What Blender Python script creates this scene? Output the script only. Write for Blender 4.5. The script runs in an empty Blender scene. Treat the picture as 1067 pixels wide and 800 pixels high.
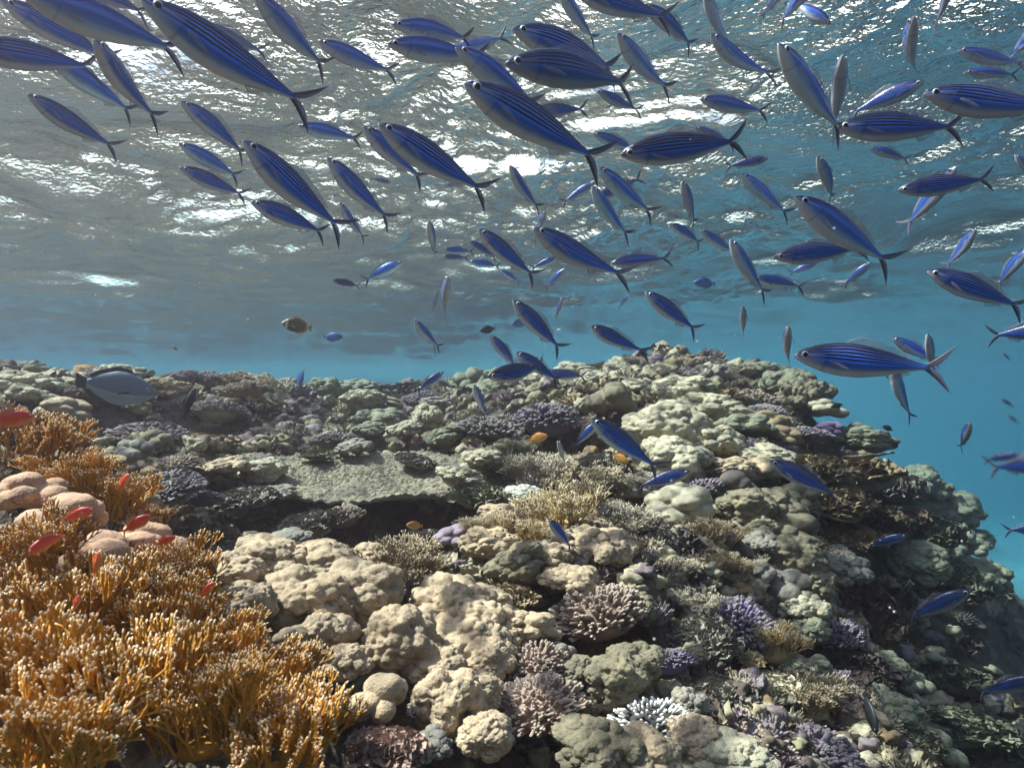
import bpy, math, random
import numpy as np
R = math.radians
C = bpy.context.scene.collection
scn = bpy.context.scene
# ------------------------------------------------------------------ camera, light, exposure
F = 762.0                      # focal length in photo pixels (photo 1067 x 800)
cam_d = bpy.data.cameras.new('camera'); cam = bpy.data.objects.new('camera', cam_d); C.objects.link(cam)
cam_d.sensor_width = 36; cam_d.lens = 36 * F / 1067.0
cam_d.clip_start = 0.02; cam_d.clip_end = 500
cam.location = (0, 0, 0); cam.rotation_euler = (R(90), 0, 0)
cam_d.dof.use_dof = True; cam_d.dof.focus_distance = 2.6; cam_d.dof.aperture_fstop = 11.0
scn.camera = cam
SUN_EL, SUN_AZ = 53.0, -80.0    # azimuth measured from +Y (view direction) towards +X
sx = math.cos(R(SUN_EL)) * math.sin(R(SUN_AZ)); sy = math.cos(R(SUN_EL)) * math.cos(R(SUN_AZ)); sz = math.sin(R(SUN_EL))
w = bpy.data.worlds.new('World'); scn.world = w; w.use_nodes = True
nt = w.node_tree; nt.nodes.clear()
sk = nt.nodes.new('ShaderNodeTexSky'); sk.sky_type = 'NISHITA'; sk.sun_disc = False
sk.sun_elevation = R(SUN_EL); sk.sun_rotation = R(SUN_AZ); sk.air_density = 1.0; sk.dust_density = 2.5
bg = nt.nodes.new('ShaderNodeBackground'); bg.inputs['Strength'].default_value = 0.11
wo = nt.nodes.new('ShaderNodeOutputWorld')
wt = nt.nodes.new('ShaderNodeTexCoord'); wn = nt.nodes.new('ShaderNodeTexNoise'); wn.inputs['Scale'].default_value = 3.2; wn.inputs['Detail'].default_value = 7; wn.inputs['Roughness'].default_value = .6
wm = nt.nodes.new('ShaderNodeMapping'); wm.inputs['Scale'].default_value = (1, 1, 2.6); nt.links.new(wt.outputs['Generated'], wm.inputs[0]); nt.links.new(wm.outputs[0], wn.inputs['Vector'])
wr = nt.nodes.new('ShaderNodeValToRGB'); wr.color_ramp.elements[0].position = .36; wr.color_ramp.elements[1].position = .48; nt.links.new(wn.outputs[0], wr.inputs[0])
wsx = nt.nodes.new('ShaderNodeSeparateXYZ'); nt.links.new(wt.outputs['Generated'], wsx.inputs[0])
we = nt.nodes.new('ShaderNodeMapRange'); we.inputs[1].default_value = .42; we.inputs[2].default_value = .6; we.inputs[3].default_value = 1; we.inputs[4].default_value = 0; nt.links.new(wsx.outputs[2], we.inputs[0])
wk = nt.nodes.new('ShaderNodeMath'); wk.operation = 'MULTIPLY'; nt.links.new(wr.outputs[0], wk.inputs[0]); nt.links.new(we.outputs[0], wk.inputs[1])   # added clouds kept low, so less fill light comes from overhead
wx = nt.nodes.new('ShaderNodeMix'); wx.data_type = 'RGBA'; nt.links.new(wk.outputs[0], wx.inputs[0]); nt.links.new(sk.outputs[0], wx.inputs[6]); wx.inputs[7].default_value = (17, 16.6, 15.6, 1)   # invented bright cloud colour, added to give the water surface white glints
nt.links.new(wx.outputs[2], bg.inputs[0]); nt.links.new(bg.outputs[0], wo.inputs[0])
sun_d = bpy.data.lights.new('sun', 'SUN'); sun_d.energy = 5.0; sun_d.angle = R(0.6); sun_d.color = (1, .95, .86)
sun = bpy.data.objects.new('sun', sun_d); C.objects.link(sun)
from mathutils import Vector, Matrix
sun.rotation_euler = Vector((sx, sy, sz)).to_track_quat('Z', 'Y').to_euler()
scn.view_settings.view_transform = 'Standard'; scn.view_settings.look = 'None'
scn.view_settings.gamma = 1; scn.view_settings.use_curve_mapping = False
scn.view_settings.exposure = 1.5
cy = scn.cycles
cy.max_bounces = 6; cy.diffuse_bounces = 2; cy.glossy_bounces = 2; cy.transmission_bounces = 2
cy.volume_bounces = 1; cy.transparent_max_bounces = 12
cy.use_denoising = True; cy.caustics_reflective = False; cy.caustics_refractive = False
cy.sample_clamp_indirect = 4
SURF = 1.5                      # height of the water surface above the camera

# ------------------------------------------------------------------ numpy helpers
rng = np.random.default_rng(7); random.seed(7)
def _hash(ix, iy, iz, k):
    h = (ix * 374761393 + iy * 668265263 + iz * 2147483647 + k * 1274126177) & 0xffffffff
    h = ((h ^ (h >> 13)) * 1274126177) & 0xffffffff
    h = ((h ^ (h >> 16)) * 2246822519) & 0xffffffff
    return ((h ^ (h >> 15)) & 0xffffff) / float(0xffffff)
def vnoise(p, seed=0):
    i = np.floor(p).astype(np.int64); f = p - i; u = f * f * f * (f * (f * 6 - 15) + 10)
    r = 0
    for a in (0, 1):
        wx = u[:, 0] if a else 1 - u[:, 0]
        for b in (0, 1):
            wy = u[:, 1] if b else 1 - u[:, 1]
            for c in (0, 1):
                wz = u[:, 2] if c else 1 - u[:, 2]
                r = r + wx * wy * wz * _hash(i[:, 0] + a, i[:, 1] + b, i[:, 2] + c, seed)
    return r * 2 - 1
def fbm(p, oct=4, seed=0, gain=.5):
    r = 0; a = 1.0
    for o in range(oct):
        r = r + a * vnoise(p * (2.03 ** o) + 17.3 * o, seed + o); a *= gain
    return r
def worley(p, seed=0, two=False):
    i = np.floor(p).astype(np.int64); f = p - i
    d1 = np.full(len(p), 9.0); d2 = np.full(len(p), 9.0)
    for a in (-1, 0, 1):
        for b in (-1, 0, 1):
            for c in (-1, 0, 1):
                X, Y, Z = i[:, 0] + a, i[:, 1] + b, i[:, 2] + c
                dx = a + _hash(X, Y, Z, seed) - f[:, 0]; dy = b + _hash(X, Y, Z, seed + 1) - f[:, 1]; dz = c + _hash(X, Y, Z, seed + 2) - f[:, 2]
                d = dx * dx + dy * dy + dz * dz
                m = d < d1
                d2 = np.where(m, d1, np.minimum(d2, d)); d1 = np.where(m, d, d1)
    return (np.sqrt(d1), np.sqrt(d2)) if two else np.sqrt(d1)
def mesh_np(name, V, Fc, mats=(), uv=None, mi=None, smooth=True):
    """V (n,3); Fc = int array (m,3) or (m,4) or a list of such arrays"""
    V = np.asarray(V, np.float32)
    Fs = Fc if isinstance(Fc, list) else [Fc]
    Fs = [np.asarray(f, np.int32) for f in Fs if len(f)]
    idx = np.concatenate([f.ravel() for f in Fs])
    tot = np.concatenate([np.full(len(f), f.shape[1], np.int32) for f in Fs])
    me = bpy.data.meshes.new(name)
    me.vertices.add(len(V)); me.vertices.foreach_set('co', V.ravel())
    me.loops.add(len(idx)); me.loops.foreach_set('vertex_index', idx)
    me.polygons.add(len(tot)); me.polygons.foreach_set('loop_start', np.concatenate([[0], np.cumsum(tot)[:-1]]).astype(np.int32))
    me.polygons.foreach_set('use_smooth', np.full(len(tot), smooth))
    if mi is not None: me.polygons.foreach_set('material_index', np.asarray(mi, np.int32))
    for m in mats: me.materials.append(m)
    if uv is not None:
        l = me.uv_layers.new(name='UVMap'); l.data.foreach_set('uv', np.asarray(uv, np.float32)[idx].ravel())
    me.update(calc_edges=True)
    return me
class Geo:
    """collects pieces: verts, quads/tris, per-vertex uv, per-face material"""
    def __init__(s): s.V = []; s.Q = []; s.T = []; s.U = []; s.n = 0; s.mq = []; s.mt = []
    def add(s, V, Q=None, T=None, U=None, m=0):
        V = np.asarray(V, float)
        if Q is not None and len(Q): s.Q.append(np.asarray(Q) + s.n); s.mq.append(np.full(len(Q), m))
        if T is not None and len(T): s.T.append(np.asarray(T) + s.n); s.mt.append(np.full(len(T), m))
        s.V.append(V); s.U.append(np.zeros((len(V), 2)) if U is None else np.asarray(U, float)); s.n += len(V)
    def mesh(s, name, mats, smooth=True):
        L = []; M = []
        if s.Q: L.append(np.concatenate(s.Q)); M += s.mq
        if s.T: L.append(np.concatenate(s.T)); M += s.mt
        return mesh_np(name, np.concatenate(s.V), L, mats, np.concatenate(s.U), np.concatenate(M), smooth)
def tag(o, label=None, cat=None, group=None, kind=None):
    for k, v in (('label', label), ('category', cat), ('group', group), ('kind', kind)):
        if v: o[k] = v
    return o
def link(name, me, parent=None):
    o = bpy.data.objects.new(name, me); C.objects.link(o)
    if parent: o.parent = parent
    return o
def tubes(P0, P1, r0, r1, sides=5, cap=True, flat=1.0, u0=0, u1=1, rnd=.3):
    """many tapered closed stubs at once. P0,P1 (n,3); rounded end at P1"""
    n = len(P0); d = P1 - P0; L = np.linalg.norm(d, axis=1, keepdims=True) + 1e-9; d = d / L
    ref = np.where(np.abs(d[:, 2:3]) < .9, [[0, 0, 1.]], [[1., 0, 0]])
    a = np.cross(d, ref); a /= np.linalg.norm(a, axis=1, keepdims=True); b = np.cross(d, a)
    th = np.arange(sides) * 2 * math.pi / sides
    r0 = np.broadcast_to(np.asarray(r0, float), (n,)); r1 = np.broadcast_to(np.asarray(r1, float), (n,))
    u0 = np.broadcast_to(np.asarray(u0, float), (n,)); u1 = np.broadcast_to(np.asarray(u1, float), (n,))
    stations = [(0, 1.0, 0), (.55, None, .55), (1.0, 'e', 1.0)]
    rings = []; us = []
    for t, _, _u in stations:
        rr = r0 * (1 - t) + r1 * t
        rings.append(P0[:, None] + (d * L * t)[:, None] + (np.cos(th)[None, :, None] * a[:, None] + flat * np.sin(th)[None, :, None] * b[:, None]) * rr[:, None, None])
        us.append(np.repeat((u0 * (1 - t) + u1 * t)[:, None], sides, 1))
    if cap:
        rings.append(P0[:, None] + (d * (L + r1[:, None] * .7))[:, None] + (np.cos(th)[None, :, None] * a[:, None] + flat * np.sin(th)[None, :, None] * b[:, None]) * (r1 * .6)[:, None, None])
        us.append(np.repeat(u1[:, None], sides, 1))
    k = len(rings)
    V = np.stack(rings, 1).reshape(n, k * sides, 3); U = np.stack(us, 1).reshape(n, k * sides)
    tip = (P1 + d * r1[:, None] * 1.0)[:, None]
    V = np.concatenate([V, tip], 1); U = np.concatenate([U, u1[:, None]], 1)
    per = k * sides + 1
    q = []
    for j in range(k - 1):
        for s in range(sides):
            s2 = (s + 1) % sides
            q.append((j * sides + s, j * sides + s2, (j + 1) * sides + s2, (j + 1) * sides + s))
    t = [((k - 1) * sides + s, (k - 1) * sides + (s + 1) % sides, k * sides) for s in range(sides)]
    q = np.array(q); t = np.array(t); off = (np.arange(n) * per)[:, None, None]
    return V.reshape(-1, 3), (q[None] + off).reshape(-1, 4), (t[None] + off).reshape(-1, 3), np.stack([U.reshape(-1), np.zeros(n * per)], 1)
def ico(sub):
    import bmesh
    bm = bmesh.new(); bmesh.ops.create_icosphere(bm, subdivisions=sub, radius=1)
    bm.verts.ensure_lookup_table()
    V = np.array([v.co[:] for v in bm.verts]); T = np.array([[v.index for v in f.verts] for f in bm.faces]); bm.free()
    return V / np.linalg.norm(V, axis=1, keepdims=True), T
ICO = {k: ico(k) for k in (2, 3, 4, 5, 6)}

# ------------------------------------------------------------------ materials
def mat(name):
    m = bpy.data.materials.new(name); m.use_nodes = True; n = m.node_tree; n.nodes.clear()
    return m, n, n.nodes.new, n.links.new
def ramp(N, stops, interp='LINEAR'):
    r = N('ShaderNodeValToRGB'); r.color_ramp.interpolation = interp
    e = r.color_ramp.elements
    while len(e) > 1: e.remove(e[-1])
    for k, (p, c) in enumerate(stops):
        q = e[0] if k == 0 else e.new(p)
        q.position = p; q.color = (*c, 1) if len(c) == 3 else c
    return r
def coral_mat(name, scale=30, bump=.5, dirt=.5, tip=None, tip_at=.8, polyp=120, spec=.3, spots=False):
    """colour = object colour x patchy growth; optional pale tips from the u coordinate"""
    m, n, N, K = mat(name)
    out = N('ShaderNodeOutputMaterial'); b = N('ShaderNodeBsdfPrincipled'); K(b.outputs[0], out.inputs[0])
    b.inputs['Roughness'].default_value = .8; b.inputs['Specular IOR Level'].default_value = spec
    geo = N('ShaderNodeNewGeometry'); oi = N('ShaderNodeObjectInfo')
    n1 = N('ShaderNodeTexNoise'); n1.inputs['Scale'].default_value = scale * .35; n1.inputs['Detail'].default_value = 5; n1.inputs['Roughness'].default_value = .65
    K(geo.outputs['Position'], n1.inputs['Vector'])
    r1 = ramp(N, [(.3, (1 - dirt, 1 - dirt * .95, 1 - dirt * .85)), (.55, (1, 1, 1)), (.75, (1.25, 1.2, 1.1))])
    K(n1.outputs[0], r1.inputs[0])
    mx = N('ShaderNodeMix'); mx.data_type = 'RGBA'; mx.blend_type = 'MULTIPLY'; mx.inputs[0].default_value = 1
    K(oi.outputs['Color'], mx.inputs[6]); K(r1.outputs[0], mx.inputs[7])
    col = mx.outputs[2]
    vo = N('ShaderNodeTexVoronoi'); vo.inputs['Scale'].default_value = polyp; K(geo.outputs['Position'], vo.inputs['Vector'])
    r2 = ramp(N, [(.0, (.72, .72, .72)), (.35, (1, 1, 1)), (.8, (1.12, 1.12, 1.12))]); K(vo.outputs['Distance'], r2.inputs[0])
    m2 = N('ShaderNodeMix'); m2.data_type = 'RGBA'; m2.blend_type = 'MULTIPLY'; m2.inputs[0].default_value = .8
    K(col, m2.inputs[6]); K(r2.outputs[0], m2.inputs[7]); col = m2.outputs[2]
    if spots:   # worm holes, scars and turf patches
        v3 = N('ShaderNodeTexVoronoi'); v3.inputs['Scale'].default_value = 38; K(geo.outputs['Position'], v3.inputs['Vector'])
        r3 = ramp(N, [(.0, (.25, .22, .2)), (.10, (.45, .42, .38)), (.17, (1, 1, 1))]); K(v3.outputs['Distance'], r3.inputs[0])
        m4 = N('ShaderNodeMix'); m4.data_type = 'RGBA'; m4.blend_type = 'MULTIPLY'; m4.inputs[0].default_value = .7; K(col, m4.inputs[6]); K(r3.outputs[0], m4.inputs[7]); col = m4.outputs[2]
        n5 = N('ShaderNodeTexNoise'); n5.inputs['Scale'].default_value = 16; n5.inputs['Detail'].default_value = 8; n5.inputs['Roughness'].default_value = .7; K(geo.outputs['Position'], n5.inputs['Vector'])
        r5 = ramp(N, [(.56, (0, 0, 0)), (.64, (.8, .8, .8))]); K(n5.outputs[0], r5.inputs[0])
        m5 = N('ShaderNodeMix'); m5.data_type = 'RGBA'; K(r5.outputs[0], m5.inputs[0]); K(col, m5.inputs[6]); m5.inputs[7].default_value = (.13, .105, .075, 1); col = m5.outputs[2]
    if tip:
        uv = N('ShaderNodeUVMap'); uv.uv_map = 'UVMap'; sp = N('ShaderNodeSeparateXYZ'); K(uv.outputs[0], sp.inputs[0])
        rt = ramp(N, [(0, (0, 0, 0)), (tip_at, (0, 0, 0)), (1, (1, 1, 1))]); K(sp.outputs[0], rt.inputs[0])
        m3 = N('ShaderNodeMix'); m3.data_type = 'RGBA'; K(rt.outputs[0], m3.inputs[0]); K(col, m3.inputs[6]); m3.inputs[7].default_value = (*tip, 1); col = m3.outputs[2]
    K(col, b.inputs['Base Color'])
    n2 = N('ShaderNodeTexNoise'); n2.inputs['Scale'].default_value = scale * 3; n2.inputs['Detail'].default_value = 4; K(geo.outputs['Position'], n2.inputs['Vector'])
    ad = N('ShaderNodeMath'); ad.operation = 'ADD'; K(n2.outputs[0], ad.inputs[0]); K(vo.outputs['Distance'], ad.inputs[1])
    bp = N('ShaderNodeBump'); bp.inputs['Strength'].default_value = bump; bp.inputs['Distance'].default_value = .004
    K(ad.outputs[0], bp.inputs['Height']); K(bp.outputs[0], b.inputs['Normal'])
    return m
M_massive = coral_mat('massive_coral', 34, .38, .5, polyp=330, spots=True)
M_bushy = coral_mat('bushy_coral', 40, .4, .3, tip=(.21, .18, .19), tip_at=.75, polyp=300)
M_finger = coral_mat('finger_coral', 40, .4, .3, tip=(.34, .27, .22), tip_at=.6, polyp=300)
M_white = coral_mat('white_tipped_coral', 40, .4, .3, tip=(.8, .78, .74), tip_at=.5, polyp=300)
M_fire = coral_mat('fire_coral', 40, .3, .45, tip=(.70, .56, .40), tip_at=.965, polyp=200, spec=.4)
M_twig = coral_mat('twig_coral', 40, .3, .4, tip=(.55, .47, .34), tip_at=.84, polyp=200)
M_leaf = coral_mat('leaf_coral', 25, .6, .55, polyp=150)
M_rock = coral_mat('encrusting_growth', 18, .9, .6, polyp=110)

# ------------------------------------------------------------------ reef terrain
CP = []   # world control points
def px(u, v, y): return ((u - 533.5) / F * y, y, -(v - 400) / F * y)
for u, v, y in [(0,800,.75),(150,800,.8),(300,800,.9),(450,800,1.05),(600,800,1.15),(750,800,1.3),(900,800,1.6),(1067,800,2.3),
                (0,700,.95),(200,700,1.1),(400,700,1.35),(550,700,1.45),(700,700,1.6),(850,700,1.9),(945,712,2.5),(1067,760,5.4),
                (0,600,1.15),(150,600,1.35),(300,610,1.75),(450,610,1.8),(600,600,1.85),(750,600,2.1),(850,600,2.4),(925,640,5.0),(1067,640,6.6),
                (0,540,1.35),(120,540,1.6),(250,550,2.5),(400,560,2.7),(550,540,2.3),(700,540,2.5),(850,540,2.8),(940,540,3.6),(1020,620,6.3),
                (0,480,1.65),(100,480,2.4),(200,480,3.1),(350,490,3.8),(480,490,3.3),(600,480,3.0),(720,480,3.0),(850,480,3.2),(945,505,4.1),
                (0,430,3.2),(100,430,3.6),(200,430,4),(350,440,5),(480,430,4.6),(600,430,3.8),(720,432,3.5),(830,450,3.7),(905,476,4.4),(985,540,6.2),
                (0,393,5),(100,394,5),(200,395,5),(350,410,6.8),(480,412,6),(600,408,4.8),(700,396,4.1),(790,412,4.3),(860,460,5.0),(925,515,6.0)]:
    CP.append(px(u, v, y))
CP += [(-9,9,-.25),(-5,9,-.15),(-2,10,-.5),(1,9.5,-.6),(3,8.5,-1.9),(-14,14,-.5),(-4,16,-.9),(2,15,-2.5),
       (5.6,7.5,-2.6),(7,7,-4.5),(9,10,-6),(5,4,-3.6),(7,2,-5),(3.2,2,-2.6),(3,-1,-2.8),(1.2,-1,-1.6),(0,-1.5,-1.1),(-1.5,-1,-.5),(-3,0,-.3),
       (-3,2,-.15),(-5,4,-.1),(-9,3,-.3),(-12,-3,-.6),(-4,-5,-1),(5,-6,-5),(9,-2,-6.5),(14,5,-8),(14,14,-8),(7,16,-6)]
CP = np.array(CP)
def _tps(r2): return .5 * r2 * np.log(r2 + 1e-9)
_P = CP[:, :2]; _D = ((_P[:, None] - _P[None]) ** 2).sum(-1)
_n = len(CP); _A = np.zeros((_n + 3, _n + 3)); _A[:_n, :_n] = _tps(_D) + np.eye(_n) * .004
_A[:_n, _n] = 1; _A[:_n, _n + 1:] = _P; _A[_n, :_n] = 1; _A[_n + 1:, :_n] = _P.T
_W = np.linalg.solve(_A, np.concatenate([CP[:, 2], [0, 0, 0]]))
def base_h(x, y):
    x = np.asarray(x, float); y = np.asarray(y, float); s = x.shape; x = np.clip(x.ravel(), -16, 16); y = np.clip(y.ravel(), -7, 18)
    r = np.zeros(len(x))
    for k in range(0, len(x), 50000):
        X, Y = x[k:k + 50000], y[k:k + 50000]
        r[k:k + 50000] = _tps((X[:, None] - _P[None, :, 0]) ** 2 + (Y[:, None] - _P[None, :, 1]) ** 2) @ _W[:_n] + _W[_n] + _W[_n + 1] * X + _W[_n + 2] * Y
    return np.clip(r.reshape(s), -9, .35)
HOLES = []
def hole(u, v, y, r, d):  # hollows and overhang shadows: x, y, radius, depth
    p = px(u, v, y); HOLES.append((p[0], p[1], r, d))
hole(345, 425, 5.3, .45, .5); hole(440, 525, 3.0, .35, .45); hole(345, 525, 3.0, .4, .45); hole(110, 440, 3.4, .35, .35)
hole(215, 560, 2.2, .22, .3); hole(420, 720, 1.35, .09, .16); hole(610, 660, 1.7, .13, .28); hole(590, 770, 1.25, .08, .2)
hole(770, 690, 1.85, .14, .3); hole(600, 440, 3.6, .3, .3); hole(750, 470, 2.9, .2, .25); hole(890, 560, 3.0, .2, .4); hole(950, 640, 3.6, .6, 1.0)
hole(1000, 660, 5.0, .9, 1.2); hole(500, 500, 3.0, .25, .25); hole(200, 420, 3.9, .25, .3); hole(560, 690, 1.5, .08, .15); hole(850, 690, 2.0, .12, .2)
def detail_h(x, y):
    p = np.stack([x, y, np.zeros_like(x)], 1)
    r = .07 * fbm(p * 1.5, 3, 3) + .03 * fbm(p * 6, 3, 11) - .03 - .05 * np.exp(-((x + .55) ** 2 + (y - .9) ** 2) / .35)
    for hx, hy, hr, hd in HOLES:
        r = r - hd * np.exp(-(((x - hx) ** 2 + (y - hy) ** 2) / hr ** 2) ** 1.5)
    return r
def terrain_h(x, y): return base_h(x, y) + detail_h(np.asarray(x, float).ravel(), np.asarray(y, float).ravel()).reshape(np.shape(x))
def ray_ground(u, v, detail=False):
    """where the view through photo point (u, v) meets the reef"""
    ys = np.geomspace(.5, 14, 900); xs = (u - 533.5) / F * ys; zs = -(v - 400) / F * ys
    h = base_h(xs, ys)
    k = np.argmax(zs < h)
    if zs[k] >= h[k]: k = int(np.argmin(np.where(ys < 8, zs - h, 9)))
    return np.array([xs[k], ys[k], h[k]])

def build_terrain():
    # polar sheet around the camera: fine near the reef, one sheet out to the edge of the water
    def ang():
        a = [-math.pi]
        while a[-1] < math.pi:
            a.append(a[-1] + (.0022 if -.78 < a[-1] < .78 else .02))
        return np.array(a[:-1])
    A = ang(); Rr = np.concatenate([np.geomspace(.25, 9, 560), np.geomspace(9.15, 60, 50)])
    AA, RR = np.meshgrid(A, Rr); x = (RR * np.sin(AA)).ravel(); y = (RR * np.cos(AA)).ravel()
    z = terrain_h(x, y)
    p = np.stack([x, y, z], 1)
    near = RR.ravel() < 12
    w1 = worley(p[near] * np.array([7, 7, 7]), 5); w2 = worley(p[near] * 19, 9)
    msk = np.clip(fbm(p[near] * 2.2, 2, 40) * .9 + .6, .15, 1)
    z[near] += (.075 * (0.55 - w1) * msk + .030 * (.5 - w2) + .012 * fbm(p[near] * 45, 2, 30))
    far = np.clip((RR.ravel() - 16) / 20, 0, 1)
    z = z * (1 - far * .5) + far * -2
    side = np.clip((x + 4) / 8, 0, 1); z -= side * 8 * far
    na, nr = len(A), len(Rr)
    i = np.arange(nr - 1)[:, None] * na; j = np.arange(na)[None]; j2 = (np.arange(na) + 1)[None] % na
    Q = np.stack([i + j, i + j2, i + na + j2, i + na + j], -1).reshape(-1, 4)
    V = np.stack([x, y, z], 1); c = len(V)
    V = np.concatenate([V, [[0, 0, float(terrain_h(np.array([0.]), np.array([0.]))[0])]]])
    T = np.stack([np.full(na, c), j2[0], j[0]], 1)
    me = mesh_np('seabed', V, [Q[:, ::-1], T[:, ::-1]], [M_ground])
    o = link('seabed', me); o['kind'] = 'structure'; return o
def ground_material():
    m, n, N, K = mat('reef_rock')
    out = N('ShaderNodeOutputMaterial'); b = N('ShaderNodeBsdfPrincipled'); K(b.outputs[0], out.inputs[0])
    b.inputs['Roughness'].default_value = .85; b.inputs['Specular IOR Level'].default_value = .2
    g = N('ShaderNodeNewGeometry')
    n1 = N('ShaderNodeTexNoise'); n1.inputs['Scale'].default_value = 9; n1.inputs['Detail'].default_value = 8; n1.inputs['Roughness'].default_value = .7; K(g.outputs['Position'], n1.inputs['Vector'])
    n2 = N('ShaderNodeTexVoronoi'); n2.inputs['Scale'].default_value = 14; K(g.outputs['Position'], n2.inputs['Vector'])
    r = ramp(N, [(.25, (.025, .022, .022)), (.42, (.055, .046, .038)), (.54, (.11, .092, .068)), (.62, (.20, .17, .12)), (.72, (.08, .065, .055))]); K(n1.outputs[0], r.inputs[0])
    r2 = ramp(N, [(0, (.9, .85, .8)), (.5, (1.1, 1.05, .9)), (1, (.7, .6, .75))]); K(n2.outputs['Color'], r2.inputs[0])
    mx = N('ShaderNodeMix'); mx.data_type = 'RGBA'; mx.blend_type = 'MULTIPLY'; mx.inputs[0].default_value = 1
    K(r.outputs[0], mx.inputs[6]); K(r2.outputs[0], mx.inputs[7]); K(mx.outputs[2], b.inputs['Base Color'])
    n3 = N('ShaderNodeTexNoise'); n3.inputs['Scale'].default_value = 70; n3.inputs['Detail'].default_value = 6; K(g.outputs['Position'], n3.inputs['Vector'])
    bp = N('ShaderNodeBump'); bp.inputs['Strength'].default_value = .9; bp.inputs['Distance'].default_value = .012
    K(n3.outputs[0], bp.inputs['Height']); K(bp.outputs[0], b.inputs['Normal'])
    return m
M_ground = ground_material()
build_terrain()

# ------------------------------------------------------------------ water surface and the water itself
def build_surface():
    A = np.linspace(-math.pi, math.pi, 1400, endpoint=False)
    Rr = np.concatenate([np.geomspace(.4, 14, 620), np.geomspace(14.3, 62, 60)])
    AA, RR = np.meshgrid(A, Rr)
    A = A  # finer in front
    AA = AA + .62 * np.sin(AA) * -1 * .0 
    x = (RR * np.sin(AA)).ravel(); y = (RR * np.cos(AA)).ravel()
    q = np.stack([x, y, np.zeros_like(x)], 1)
    ca, sa = math.cos(.5), math.sin(.5)
    q2 = np.stack([x * ca + y * sa, (-x * sa + y * ca), np.zeros_like(x)], 1)
    warp = np.stack([fbm(q * .9, 2, 61), fbm(q * .9 + 9, 2, 62), np.zeros_like(x)], 1) * .35
    def ridged(p, s): return 1 - np.abs(vnoise(p, s)) * 2
    z = .13 * fbm((q2 + warp) * [.55, .8, 1], 3, 50)
    patch = np.clip(.65 + .9 * fbm(q * [.5, .7, 1] + 3, 2, 70), .15, 1.25)
    z += .026 * ridged((q2 + warp) * [1.6, 2.4, 1], 51) + patch * .018 * ridged((q2 + warp) * [5.4, 4.2, 1], 52)
    z += patch * .013 * fbm((q2 + warp) * [15, 10, 1], 3, 53)
    na, nr = len(A), len(Rr)
    i = np.arange(nr - 1)[:, None] * na; j = np.arange(na)[None]; j2 = (np.arange(na) + 1)[None] % na
    Q = np.stack([i + j, i + j2, i + na + j2, i + na + j], -1).reshape(-1, 4)
    V = np.stack([x, y, z + SURF], 1); c = len(V)
    V = np.concatenate([V, [[0, 0, SURF]]]); T = np.stack([np.full(na, c), j2[0], j[0]], 1)
    m, n, N, K = mat('water_surface')
    out = N('ShaderNodeOutputMaterial'); ms = N('ShaderNodeMixShader'); K(ms.outputs[0], out.inputs[0])
    fr = N('ShaderNodeFresnel'); fr.inputs['IOR'].default_value = 1.33
    tr = N('ShaderNodeBsdfTransparent'); gl = N('ShaderNodeBsdfAnisotropic'); gl.inputs['Roughness'].default_value = .06
    gl.inputs['Color'].default_value = (.95, .97, .97, 1)
    g = N('ShaderNodeNewGeometry')
    n1 = N('ShaderNodeTexNoise'); n1.inputs['Scale'].default_value = 26; n1.inputs['Detail'].default_value = 3; K(g.outputs['Position'], n1.inputs['Vector'])
    bp = N('ShaderNodeBump'); bp.inputs['Strength'].default_value = .9; bp.inputs['Distance'].default_value = .017; K(n1.outputs[0], bp.inputs['Height'])
    K(bp.outputs[0], fr.inputs['Normal']); K(bp.outputs[0], gl.inputs['Normal'])
    K(fr.outputs[0], ms.inputs[0]); K(tr.outputs[0], ms.inputs[1]); K(gl.outputs[0], ms.inputs[2])
    me = mesh_np('water', V, [Q[:, ::-1], T[:, ::-1]], [m])
    o = link('water', me); o['kind'] = 'structure'
    me.calc_loop_triangles() if hasattr(me, 'calc_loop_triangles') else None
    if me.polygons[0].normal.z < 0: me.flip_normals()
build_surface()
def build_haze():
    import bmesh
    bm = bmesh.new(); bmesh.ops.create_cube(bm, size=1)
    for v in bm.verts: v.co = Vector((v.co.x * 130, v.co.y * 130, -11 if v.co.z < 0 else 1.95))
    me = bpy.data.meshes.new('haze'); bm.to_mesh(me); bm.free()
    m, n, N, K = mat('sea_water'); out = N('ShaderNodeOutputMaterial'); v = N('ShaderNodeVolumePrincipled')
    v.inputs['Density'].default_value = .205
    v.inputs['Color'].default_value = (.100, .090, .112, 1); v.inputs['Absorption Color'].default_value = (.40, .63, .70, 1)
    v.inputs['Anisotropy'].default_value = .8
    K(v.outputs[0], out.inputs['Volume']); me.materials.append(m)
    o = link('haze', me); o['kind'] = 'stuff'
build_haze()

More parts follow.
